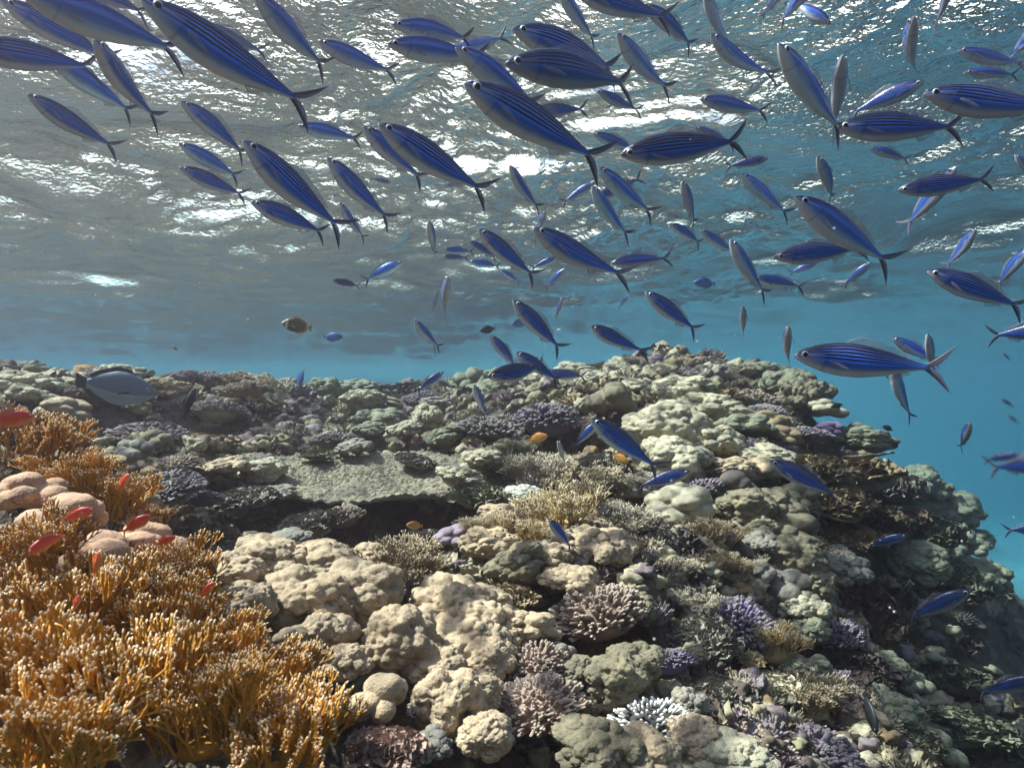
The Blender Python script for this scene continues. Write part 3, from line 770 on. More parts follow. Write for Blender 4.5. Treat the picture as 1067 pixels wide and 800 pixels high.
PLATES = {(78, 468): 'tan plate coral behind the golden corals at the left', (484, 392): 'thin green plate coral under the lone round head on the crest',
          (908, 470): 'pale flat plate coral at the top of the right corner', (872, 536): 'small pale plate coral jutting over the dark gap on the right'}
SMALL_PLATE = table_coral('plate_coral', M_rock, 5, 1, .8, .02)
for ln in CORALS.strip().splitlines():
    a, lab = ln.split('|'); a = a.split()
    u, v, wp = float(a[0]), float(a[1]), float(a[2])
    if a[3] == 'table':
        SH['table'] = [SMALL_PLATE]; o = coral(u, v, wp, 'table', a[4], PLATES[(int(u), int(v))], hs=.7, sink=-.05)
    else:
        grow = (1.22 if a[3] not in ('fire', 'twig') else (1.35 if a[3] == 'fire' else 1.3)) * (.8 if 'far right' in lab or 'right skyline' in lab else 1)
        coral(u, v, wp * grow, a[3], a[4], lab, hs=float(a[5]) * (1.3 if a[3] == 'fire' else 1), dist=float(a[6]) if len(a) > 6 else None)
# the broad table coral in the middle gully
big = link('table_coral', table_coral('table_coral', M_rock, 1, .62, .62))
pb = px(372, 507, 3.05); big.location = (pb[0], pb[1] + .31, pb[2] - .02); big.rotation_euler = (R(4.5), R(1.5), 0); big.scale = (1.08, .56, .8)
big.color = (.23, .20, .14, 1)
tag(big, 'broad grey green table coral with a dark shadow beneath its curved rim', 'table coral')

# ------------------------------------------------------------------ the countless small growth between the colonies
def growth():
    g = np.random.default_rng(99)
    D, T = ICO[3]; protos = []
    for k in range(6):
        P = head_pts(D, 300 + k, lobes=8, knob=.05); protos.append((P, T, 0))
    for k in range(4):
        q = D * (1 + .35 * vnoise(D * 2.2 + k * 7, k) + .2 * vnoise(D * 5 + k, 2))[:, None]; protos.append((q * [1, 1, .7], T, 1))
    def proto_of(me, mi):
        n = len(me.vertices); V = np.empty(n * 3, np.float32); me.vertices.foreach_get('co', V); return V.reshape(-1, 3)
    def spot(n, amax=.95):
        rr = np.exp(g.uniform(math.log(.85), math.log(8.5), n)); aa = g.uniform(-amax, amax, n)
        x = rr * np.sin(aa); y = rr * np.cos(aa); k = ~((x < .05) & (rr < 1.5)); x, y, rr = x[k], y[k], rr[k]
        return x, y, terrain_h(x, y), rr
    def scatter(name, label, protos, n, size):
        x, y, z, rr = spot(n); n = len(x); s = np.minimum((.010 + .0085 * rr), .062) * g.uniform(.5, 1.45, n) * size; G = Geo()
        for k in range(n):
            P, Q, T = protos[g.integers(len(protos))]; a = g.uniform(0, 6.28); c_, s_ = math.cos(a), math.sin(a); t1, t2 = g.normal(0, .25, 2)
            M = np.array([[c_, -s_, t1], [s_, c_, t2], [-t1, -t2, g.uniform(.65, 1.15)]])
            G.add(P @ M.T * s[k] + [x[k], y[k], z[k]], Q, T, U=np.full((len(P), 2), g.random()))
        o = link(name, G.mesh(name, [M_growth])); tag(o, label, 'coral growth', None, 'stuff')
    D4, T4 = ICO[4]; lum = []
    for k in range(5): lum.append((head_pts(D, 300 + k, lobes=8, knob=.05), None, T))
    for k in range(3):
        q = D * (1 + .3 * vnoise(D * 2.2 + k * 7, k) + .25 * vnoise(D * 6 + k, 2))[:, None]; lum.append((q * [1, 1, .7], None, T))
    scatter('coral_growth', 'countless small coral knobs and crusts covering the rock between the colonies', lum, 6500, 1.0)
    kn = []
    for k in range(4):
        n_ = 46; d = fib(n_, 0, .1, k); dr = d + [0, 0, .35]; dr /= np.linalg.norm(dr, axis=1, keepdims=True); P1 = d * [1, 1, .7] * g.uniform(.8, 1.1, n_)[:, None]
        V, Q, T_, U = tubes(P1 - dr * .5, P1, .10, .075 if k < 2 else .05, 4); D2, T2 = ICO[2]
        kn.append((np.concatenate([V, D2 * [.7, .7, .5]]), Q, np.concatenate([T_, T2 + len(V)])))
    scatter('coral_stubs', 'countless small clumps of stubby coral fingers between the colonies', kn, 2600, 1.25)
    lf = []
    for k in range(3):
        me = leaves(60 + k, n=26, size=.42, dome=.6); nv = len(me.vertices); V = np.empty(nv * 3, np.float32); me.vertices.foreach_get('co', V)
        q = []; t = []
        for p in me.polygons: (q if len(p.vertices) == 4 else t).append(tuple(p.vertices))
        used = nv - 2562; V = V.reshape(-1, 3)[:used]; bpy.data.meshes.remove(me)
        lf.append((V, np.array(q), None))
    scatter('coral_blades', 'countless small crinkled coral blades between the colonies', lf, 1500, 1.35)
def growth_mat():
    m, n, N, K = mat('small_growth')
    out = N('ShaderNodeOutputMaterial'); b = N('ShaderNodeBsdfPrincipled'); K(b.outputs[0], out.inputs[0]); b.inputs['Roughness'].default_value = .8
    b.inputs['Specular IOR Level'].default_value = .2
    uv = N('ShaderNodeUVMap'); uv.uv_map = 'UVMap'; sp = N('ShaderNodeSeparateXYZ'); K(uv.outputs[0], sp.inputs[0])
    r = ramp(N, [(0, (.30, .26, .18)), (.14, (.14, .11, .09)), (.28, (.30, .27, .20)), (.4, (.17, .13, .15)), (.5, (.24, .22, .14)), (.62, (.10, .08, .07)), (.72, (.33, .29, .22)), (.82, (.19, .16, .18)), (.9, (.34, .31, .24)), (.96, (.20, .14, .08))], 'CONSTANT')
    K(sp.outputs[0], r.inputs[0])
    g = N('ShaderNodeNewGeometry'); n1 = N('ShaderNodeTexNoise'); n1.inputs['Scale'].default_value = 60; n1.inputs['Detail'].default_value = 7; K(g.outputs['Position'], n1.inputs['Vector'])
    r1 = ramp(N, [(.3, (.55, .52, .5)), (.7, (1.3, 1.28, 1.2))]); K(n1.outputs[0], r1.inputs[0])
    mx = N('ShaderNodeMix'); mx.data_type = 'RGBA'; mx.blend_type = 'MULTIPLY'; mx.inputs[0].default_value = 1
    K(r.outputs[0], mx.inputs[6]); K(r1.outputs[0], mx.inputs[7]); K(mx.outputs[2], b.inputs['Base Color'])
    bp = N('ShaderNodeBump'); bp.inputs['Strength'].default_value = .6; bp.inputs['Distance'].default_value = .006; K(n1.outputs[0], bp.inputs['Height']); K(bp.outputs[0], b.inputs['Normal'])
    return m
M_growth = growth_mat()
growth()

def particles():
    g = np.random.default_rng(5); n = 420; D, T = ICO[2]; G = Geo()
    y = g.uniform(.5, 4, n); x = y * g.uniform(-.75, .75, n); z = y * g.uniform(-.35, .35, n); z = np.minimum(z, SURF - .25)
    for k in range(n):
        if z[k] < float(base_h(np.array([x[k]]), np.array([y[k]]))[0]) + .15: continue
        G.add(D * g.uniform(.0004, .0011) * g.uniform(.6, 1.4, 3) + [x[k], y[k], z[k]], T=T)
    o = link('drifting_particles', G.mesh('drifting_particles', [M_speck])); tag(o, 'fine pale specks of plankton drifting in the water', 'particles', None, 'stuff')
M_speck, sp1, sp2, sp3 = mat('speck'); sp4 = sp2('ShaderNodeOutputMaterial'); sp5 = sp2('ShaderNodeBsdfPrincipled'); sp5.inputs['Base Color'].default_value = (.6, .6, .55, 1); sp3(sp5.outputs[0], sp4.inputs[0])
particles()

# ------------------------------------------------------------------ fish
def rampmap(N, K, sock, stops, interp='LINEAR'):
    r = ramp(N, stops, interp); K(sock, r.inputs[0]); return r.outputs[0]
def fusilier_mat(striped=True):
    m, n, N, K = mat('fusilier_skin')
    out = N('ShaderNodeOutputMaterial'); b = N('ShaderNodeBsdfPrincipled'); K(b.outputs[0], out.inputs[0])
    uv = N('ShaderNodeUVMap'); uv.uv_map = 'UVMap'; sp = N('ShaderNodeSeparateXYZ'); K(uv.outputs[0], sp.inputs[0])
    tc = N('ShaderNodeTexCoord'); nz = N('ShaderNodeTexNoise'); nz.inputs['Scale'].default_value = 9; nz.inputs['Detail'].default_value = 3; K(tc.outputs['Object'], nz.inputs['Vector'])
    ws = N('ShaderNodeMath'); ws.operation = 'MULTIPLY_ADD'; K(nz.outputs[0], ws.inputs[0]); ws.inputs[1].default_value = .045; ws.inputs[2].default_value = -.022
    v = N('ShaderNodeMath'); v.operation = 'ADD'; K(sp.outputs[1], v.inputs[0]); K(ws.outputs[0], v.inputs[1]); v = v.outputs[0]
    silver = (.48, .53, .64); low = (.09, .17, .44); mid = (.014, .075, .40); blu = (.012, .15, .80); blk = (.003, .003, .014); nav = (.018, .035, .17)
    if striped:
        st = [(0, silver), (.12, silver), (.24, low), (.36, mid), (.45, blu), (.485, (.06, .17, .80)), (.495, blk), (.545, blk), (.555, (.08, .18, .85)), (.59, blu), (.60, blk), (.65, blk), (.66, (.10, .20, .80)), (.69, blu), (.70, blk), (.75, blk), (.76, (.16, .22, .70)), (.785, mid), (.795, blk), (.845, blk), (.855, (.14, .18, .5)), (.875, nav), (.885, blk), (.925, blk), (.935, (.08, .09, .25)), (.955, blk), (1, blk)]
    else:
        st = [(0, silver), (.18, silver), (.40, low), (.56, mid), (.66, (.05, .15, .6)), (.78, mid), (.86, nav), (1, (.02, .03, .10))]
    body = rampmap(N, K, v, st)
    # the head is greyer, the jaw silver
    hd = rampmap(N, K, sp.outputs[0], [(0, (1, 1, 1)), (.10, (.8, .8, .8)), (.22, (0, 0, 0))])
    hc = rampmap(N, K, v, [(0, (.58, .57, .60)), (.38, (.34, .35, .48)), (.52, (.07, .10, .32)), (.62, (.35, .36, .48)), (.7, (.03, .04, .14)), (.8, (.012, .015, .05)), (1, (.008, .008, .02))])
    mx = N('ShaderNodeMix'); mx.data_type = 'RGBA'; K(hd, mx.inputs[0]); K(body, mx.inputs[6]); K(hc, mx.inputs[7])
    # gill cover edge
    gl = N('ShaderNodeMath'); gl.operation = 'MULTIPLY_ADD'; K(sp.outputs[1], gl.inputs[0]); gl.inputs[1].default_value = -.05; K(sp.outputs[0], gl.inputs[2])
    gr = rampmap(N, K, gl.outputs[0], [(.178, (1, 1, 1)), (.190, (.6, .6, .66)), (.205, (1, 1, 1))])
    m2 = N('ShaderNodeMix'); m2.data_type = 'RGBA'; m2.blend_type = 'MULTIPLY'; m2.inputs[0].default_value = .8; K(mx.outputs[2], m2.inputs[6]); K(gr, m2.inputs[7])
    mu = rampmap(N, K, sp.outputs[0], [(.0, (1, 1, 1)), (.036, (1, 1, 1)), (.042, (0, 0, 0))]); mv = rampmap(N, K, sp.outputs[1], [(.40, (0, 0, 0)), (.43, (1, 1, 1)), (.47, (1, 1, 1)), (.50, (0, 0, 0))])
    mm = N('ShaderNodeMath'); mm.operation = 'MULTIPLY'; K(mu, mm.inputs[0]); K(mv, mm.inputs[1])
    m6 = N('ShaderNodeMix'); m6.data_type = 'RGBA'; K(mm.outputs[0], m6.inputs[0]); K(m2.outputs[2], m6.inputs[6]); m6.inputs[7].default_value = (.02, .015, .02, 1); m2 = m6
    oi = N('ShaderNodeObjectInfo'); m3 = N('ShaderNodeMix'); m3.data_type = 'RGBA'; m3.blend_type = 'MULTIPLY'; m3.inputs[0].default_value = 1; K(m2.outputs[2], m3.inputs[6]); K(oi.outputs['Color'], m3.inputs[7])
    K(m3.outputs[2], b.inputs['Base Color']); b.inputs['Metallic'].default_value = .2; b.inputs['Roughness'].default_value = .25
    vo = N('ShaderNodeTexVoronoi'); vo.inputs['Scale'].default_value = 1; mp = N('ShaderNodeMapping'); mp.inputs['Scale'].default_value = (95, 30, 1); K(uv.outputs[0], mp.inputs[0]); K(mp.outputs[0], vo.inputs['Vector'])
    bp = N('ShaderNodeBump'); bp.inputs['Strength'].default_value = .18; bp.inputs['Distance'].default_value = .002; K(vo.outputs['Distance'], bp.inputs['Height']); K(bp.outputs[0], b.inputs['Normal'])
    return m
def plain_mat(name, col, rough=.5, alpha=None, metal=0., uvramp=None, objcol=False, axis=0):
    m, n, N, K = mat(name); out = N('ShaderNodeOutputMaterial'); b = N('ShaderNodeBsdfPrincipled')
    b.inputs['Base Color'].default_value = (*col, 1); b.inputs['Roughness'].default_value = rough; b.inputs['Metallic'].default_value = metal
    uv = N('ShaderNodeUVMap'); uv.uv_map = 'UVMap'; sp = N('ShaderNodeSeparateXYZ'); K(uv.outputs[0], sp.inputs[0])
    if uvramp: K(rampmap(N, K, sp.outputs[axis], uvramp), b.inputs['Base Color'])
    if alpha is not None:
        if isinstance(alpha, list):
            K(rampmap(N, K, sp.outputs[axis], [(p, (a, a, a)) for p, a in alpha]), b.inputs['Alpha'])
        else: b.inputs['Alpha'].default_value = alpha
    if objcol:
        oi = N('ShaderNodeObjectInfo'); K(oi.outputs['Color'], b.inputs['Base Color'])
    K(b.outputs[0], out.inputs[0]); return m
M_fus = fusilier_mat(True); M_fusp = fusilier_mat(False)
# tail fin: v runs 0..1..0 over each lobe; dark margins, pinkish web
M_tail = plain_mat('tail_fin', (.1, .06, .1), .5, uvramp=[(0, (.10, .10, .20)), (.5, (.11, .08, .14)), (.66, (.015, .012, .035)), (1, (.006, .006, .02))], alpha=[(0, .62), (.6, .85), (.7, 1)], axis=1)
M_fin = plain_mat('clear_fin', (.30, .27, .34), .4, alpha=.30)
M_eyew = plain_mat('eye_ring', (.62, .63, .68), .2, metal=.3); M_pup = plain_mat('pupil', (.004, .004, .006), .1)
def _prof(xs, pts):
    """smooth profile through points (pchip-like, by cosine easing of a fine linear one)"""
    x = np.array([p[0] for p in pts]); y = np.array([p[1] for p in pts]); f = np.linspace(0, 1, 401); g = np.interp(f, x, y)
    k = np.hanning(31); k /= k.sum(); h = np.convolve(np.pad(g, 15, mode='edge'), k, 'valid'); h[:12] = g[:12] * 1.0
    return np.interp(xs, f, h)
def fish_geo(kind='fusilier', bend=0.0, rings=60, seg=28):
    """returns pieces keyed by part name; nose at +x, length 1, origin mid body. u = along (0 nose .. 1), v = height 0..1"""
    if kind == 'fusilier':
        top = [(0, .004), (.02, .026), (.06, .052), (.12, .079), (.2, .104), (.32, .122), (.45, .118), (.6, .090), (.74, .048), (.84, .019), (.9, .017), (1, .016)]
        bot = [(0, .006), (.02, .024), (.06, .046), (.12, .072), (.2, .098), (.32, .118), (.45, .116), (.6, .088), (.74, .046), (.84, .018), (.9, .016), (1, .015)]
        wid = [(0, .006), (.02, .018), (.06, .034), (.12, .05), (.22, .064), (.34, .068), (.5, .06), (.65, .04), (.8, .016), (.9, .010), (1, .006)]
        end = .86
    else:   # deep-bodied reef fish
        top = [(0, .01), (.03, .05), (.1, .12), (.2, .18), (.35, .23), (.5, .23), (.7, .15), (.82, .055), (.9, .045), (1, .045)]
        bot = [(0, .01), (.03, .04), (.1, .1), (.2, .16), (.35, .21), (.5, .215), (.7, .14), (.82, .05), (.9, .04), (1, .04)]
        wid = [(0, .008), (.05, .035), (.2, .065), (.4, .07), (.6, .05), (.8, .02), (1, .008)]
        end = .84
    if kind == 'fusilier': top = [(a, b * 1.03) for a, b in top]; bot = [(a, b * 1.0) for a, b in bot]
    s = np.concatenate([[0, .004, .012], np.linspace(.025, end, rings - 3)])
    zt = _prof(s, top); zb = _prof(s, bot); wy = _prof(s, wid)
    th = np.linspace(0, 2 * math.pi, seg, endpoint=False)
    S, TH = np.meshgrid(s, th, indexing='ij')
    ct, stt = np.cos(TH), np.sin(TH)
    Z = np.where(stt > 0, zt[:, None] * np.abs(stt) ** .92, -zb[:, None] * np.abs(stt) ** .92)
    Y = wy[:, None] * np.sign(ct) * np.abs(ct) ** .9
    def place(sv, yv, zv):
        x = .5 - sv; off = bend * np.clip(sv - .25, 0, None) ** 2 * 1.5
        return np.stack([x, yv + off, zv], -1)
    V = place(S, Y, Z).reshape(-1, 3)
    vv = .5 + .5 * Z / np.where(Z > 0, zt[:, None], zb[:, None]).clip(1e-4)
    U = np.stack([S, vv], -1).reshape(-1, 2)
    n = len(s); i = np.arange(n - 1)[:, None] * seg; j = np.arange(seg)[None]; j2 = (j + 1) % seg
    Q = np.stack([i + j, i + seg + j, i + seg + j2, i + j2], -1).reshape(-1, 4)
    V = np.concatenate([V, place(np.array([-.001]), np.array([0]), np.array([0.])), place(np.array([end + .004]), np.array([0.]), np.array([0.]))])
    U = np.concatenate([U, [[0, .5], [1, .5]]]); a = n * seg
    T = np.concatenate([np.stack([j[0], j2[0], np.full(seg, a)], 1), np.stack([(n - 1) * seg + j2[0], (n - 1) * seg + j[0], np.full(seg, a + 1)], 1)])
    P = {'body': (V, Q, T, U)}
    # tail fin: two swept lobes, thin lens section
    def sheet(cen, half, thick, k=None):
        """strip: cen (n,2) [s,z] one edge, half (n,2) other edge; builds a thin closed sheet"""
        A = np.array(cen); B = np.array(half); n_ = len(A); m = 7; t = np.linspace(0, 1, m)
        g = A[:, None] * (1 - t)[None, :, None] + B[:, None] * t[None, :, None]
        w_ = thick * np.minimum(1, 2.2 * np.minimum(t, 1 - t) + .12)[None] * np.linspace(1, .35, n_)[:, None]
        L = place(g[..., 0], w_, g[..., 1]).reshape(-1, 3); R_ = place(g[..., 0], -w_, g[..., 1]).reshape(-1, 3)
        Vv = np.concatenate([L, R_]); Uu = np.tile(np.stack([np.repeat(np.linspace(0, 1, n_), m), np.tile(t, n_)], 1), (2, 1))
        i_ = np.arange(n_ - 1)[:, None] * m; j_ = np.arange(m - 1)[None]
        q = np.stack([i_ + j_, i_ + j_ + 1, i_ + m + j_ + 1, i_ + m + j_], -1).reshape(-1, 4); nn = n_ * m
        rim = []
        for k_ in range(n_ - 1):
            a0 = k_ * m; a1 = (k_ + 1) * m; rim += [(a0, a1, nn + a1, nn + a0), (a0 + m - 1, nn + a0 + m - 1, nn + a1 + m - 1, a1 + m - 1)]
        return Vv, np.concatenate([q, q[:, ::-1] + nn, np.array(rim)]), None, Uu
    if kind == 'fusilier':
        tail = []
        for sg in (1, -1):
            t = np.linspace(0, 1, 14)
            outer = np.stack([.835 + .165 * t ** .95, sg * (.016 + .150 * t ** 1.12)], 1)
            inner = np.stack([.868 + .132 * t ** .8, sg * (.000 + .166 * t ** 1.55)], 1)
            tail.append(sheet(inner, outer, .004))
        P['tail'] = tail
        t = np.linspace(0, 1, 16); sb = .32 + .40 * t
        h = np.where(t < .25, .062 * (t / .25) ** .7, .062 * (1 - .70 * ((t - .25) / .75) ** .6)) * np.where(t > .93, .5, 1)
        P['dorsal_fin'] = [sheet(np.stack([sb, _prof(sb, top) - .008], 1), np.stack([sb + .035 * t + .02, _prof(sb, top) + h], 1), .003)]
        t = np.linspace(0, 1, 10); sb = .60 + .14 * t; h = .04 * (1 - .7 * t) * np.minimum(1, t * 8 + .1)
        P['anal_fin'] = [sheet(np.stack([sb, -_prof(sb, bot) + .008], 1), np.stack([sb + .03, -_prof(sb, bot) - h], 1), .003)]
    else:
        t = np.linspace(0, 1, 8)
        P['tail'] = [sheet(np.stack([.83 + .0 * t, -.045 + .09 * t], 1)[:, :], np.stack([.97 + .02 * np.abs(2 * t - 1), -.11 + .22 * t], 1), .005)]
        t = np.linspace(0, 1, 18); sb = .22 + .58 * t; h = .05 * np.minimum(1, t * 5 + .1) * (1 - .2 * t)
        P['dorsal_fin'] = [sheet(np.stack([sb, _prof(sb, top) - .01], 1), np.stack([sb + .04, _prof(sb, top) + h], 1), .005)]
        sb = .45 + .35 * t; P['anal_fin'] = [sheet(np.stack([sb, -_prof(sb, bot) + .01], 1), np.stack([sb + .04, -_prof(sb, bot) - h * .9], 1), .005)]
    # pectoral fins
    ps = .235 if kind == 'fusilier' else .3
    for sg, nm in ((1, 'pl'), (-1, 'pr')):
        t = np.linspace(0, 1, 9); w_ = .017 * np.sin(math.pi * np.clip(t * .8 + .12, 0, 1)) ** .8
        y0 = float(_prof(np.array([ps]), wid)[0]) * .93
        c = np.stack([.5 - ps - .13 * t, sg * (y0 + .045 * t ** .8), -.018 - .05 * t], 1)
        up = np.array([.25, sg * .2, 1.]); up /= np.linalg.norm(up)
        A = c + up * w_[:, None]; B = c - up * w_[:, None]
        g = np.stack([A, (A + B) / 2 + [0, sg * .004, 0], B], 1); nrm = np.array([0, sg * .0018, 0])
        V1 = np.concatenate([(g + nrm).reshape(-1, 3), (g - nrm).reshape(-1, 3)]); i_ = np.arange(8)[:, None] * 3; j_ = np.arange(2)[None]
        q = np.stack([i_ + j_, i_ + j_ + 1, i_ + 4 + j_, i_ + 3 + j_], -1).reshape(-1, 4)
        P[nm] = [(V1, np.concatenate([q, q[:, ::-1] + 27]), None, np.zeros((54, 2)))]
    # eyes
    es, ez = (.072, .014) if kind == 'fusilier' else (.10, .05)
    er = .027 if kind == 'fusilier' else .022
    ey = float(_prof(np.array([es]), wid)[0])
    D, T3 = ICO[2]
    for sg, nm in ((1, 'eye_l'), (-1, 'eye_r')):
        c = np.array([.5 - es, sg * (ey * .92), ez])
        P[nm] = [(D * [er, er * .42, er] + c, None, T3, np.zeros((len(D), 2)))]
        P['pup' + nm[3:]] = [(D * [er * .72, er * .22, er * .72] + c + [0, sg * er * .27, 0], None, T3, np.zeros((len(D), 2)))]
    return P
def part_mesh(name, pieces, m):
    G = Geo()
    for V, Q, T, U in pieces: G.add(V, Q, T, U)
    return G.mesh(name, [m])
FISH = {}
def fish_meshes(kind, bend, skin, finm, tailm, low=False):
    key = (kind, bend, skin.name, low)
    if key in FISH: return FISH[key]
    P = fish_geo(kind, bend, rings=34 if low else 60, seg=18 if low else 28)
    G = Geo(); V, Q, T, U = P['body']; G.add(V, Q, T, U, 0)
    for V, Q, T, U in P['tail']: G.add(V, Q, T, U, 1)
    if low:
        for k, m_ in (('dorsal_fin', 2), ('anal_fin', 2), ('pl', 2), ('pr', 2), ('eye_l', 3), ('eye_r', 3), ('pup_l', 4), ('pup_r', 4)):
            for V, Q, T, U in P[k]: G.add(V, Q, T, U, m_)
        r = {'body': G.mesh('fish', [skin, tailm, finm, M_eyew, M_pup])}
    else:
        r = {'body': G.mesh('fish', [skin, tailm])}
        for k in ('dorsal_fin', 'anal_fin', 'pl', 'pr'): r[k] = part_mesh(k, P[k], finm)
        for k in ('eye_l', 'eye_r'): r[k] = part_mesh('eye', P[k], M_eyew)
        for k in ('pup_l', 'pup_r'): r[k] = part_mesh('pupil', P[k], M_pup)
    FISH[key] = r; return r
def put_fish(name, head, tail, psi, L, label, cat, grp, kind='fusilier', skin=None, finm=None, tailm=None, bend=0., roll=0., wide=1., deep=1., tint=(1, 1, 1), dist=None):
    hx, hy = head; tx, ty = tail; pl = math.hypot(hx - tx, hy - ty)
    cp, sp_ = math.cos(R(psi)), math.sin(R(psi))
    if kind == 'fusilier' and bend == 0 and pl > 40: bend = random.choice((-.15, 0, 0, .12, .22))
    D = dist or F * L * cp / pl
    L = pl * D / (F * cp)
    cxp, cyp = (hx + tx) / 2, (hy + ty) / 2
    c = Vector(((cxp - 533.5) / F * D, D, -(cyp - 400) / F * D))
    view = c.normalized(); right = view.cross(Vector((0, 0, 1))).normalized(); up_i = right.cross(view)
    f = (right * (hx - tx) + up_i * (ty - hy)).normalized() * cp - view * sp_
    wup = Vector((0, 0, 1)); z = (wup - f * wup.dot(f)).normalized(); yv = z.cross(f).normalized()
    if kind == 'fusilier' and cat == 'fish' and not roll:
        roll = (-13 if hx < tx else 13) * (1 - abs(f.z)) + rng.normal(0, 5)
    if roll: q = Matrix.Rotation(R(roll), 3, f); z = q @ z; yv = q @ yv
    M = Matrix(((f.x, yv.x, z.x), (f.y, yv.y, z.y), (f.z, yv.z, z.z))).to_4x4()
    low = pl < 62 or kind != 'fusilier' or 'anthias' in skin.name or 'orange' in skin.name
    ms = fish_meshes(kind, bend, skin, finm or M_fin, tailm or M_tail, low)
    o = link(name, ms['body']); o.matrix_world = Matrix.Translation(c) @ M @ Matrix.Diagonal((L, L * wide, L * deep, 1))
    o.color = (*tint, 1)
    if not low:
        for k, nm in (('dorsal_fin', 'dorsal_fin'), ('anal_fin', 'anal_fin'), ('pl', 'pectoral_fin'), ('pr', 'pectoral_fin')): link(nm, ms[k], o)
        for k, p in (('eye_l', 'pup_l'), ('eye_r', 'pup_r')):
            e = link('eye', ms[k], o); link('pupil', ms[p], e)
    return tag(o, label, cat, grp)
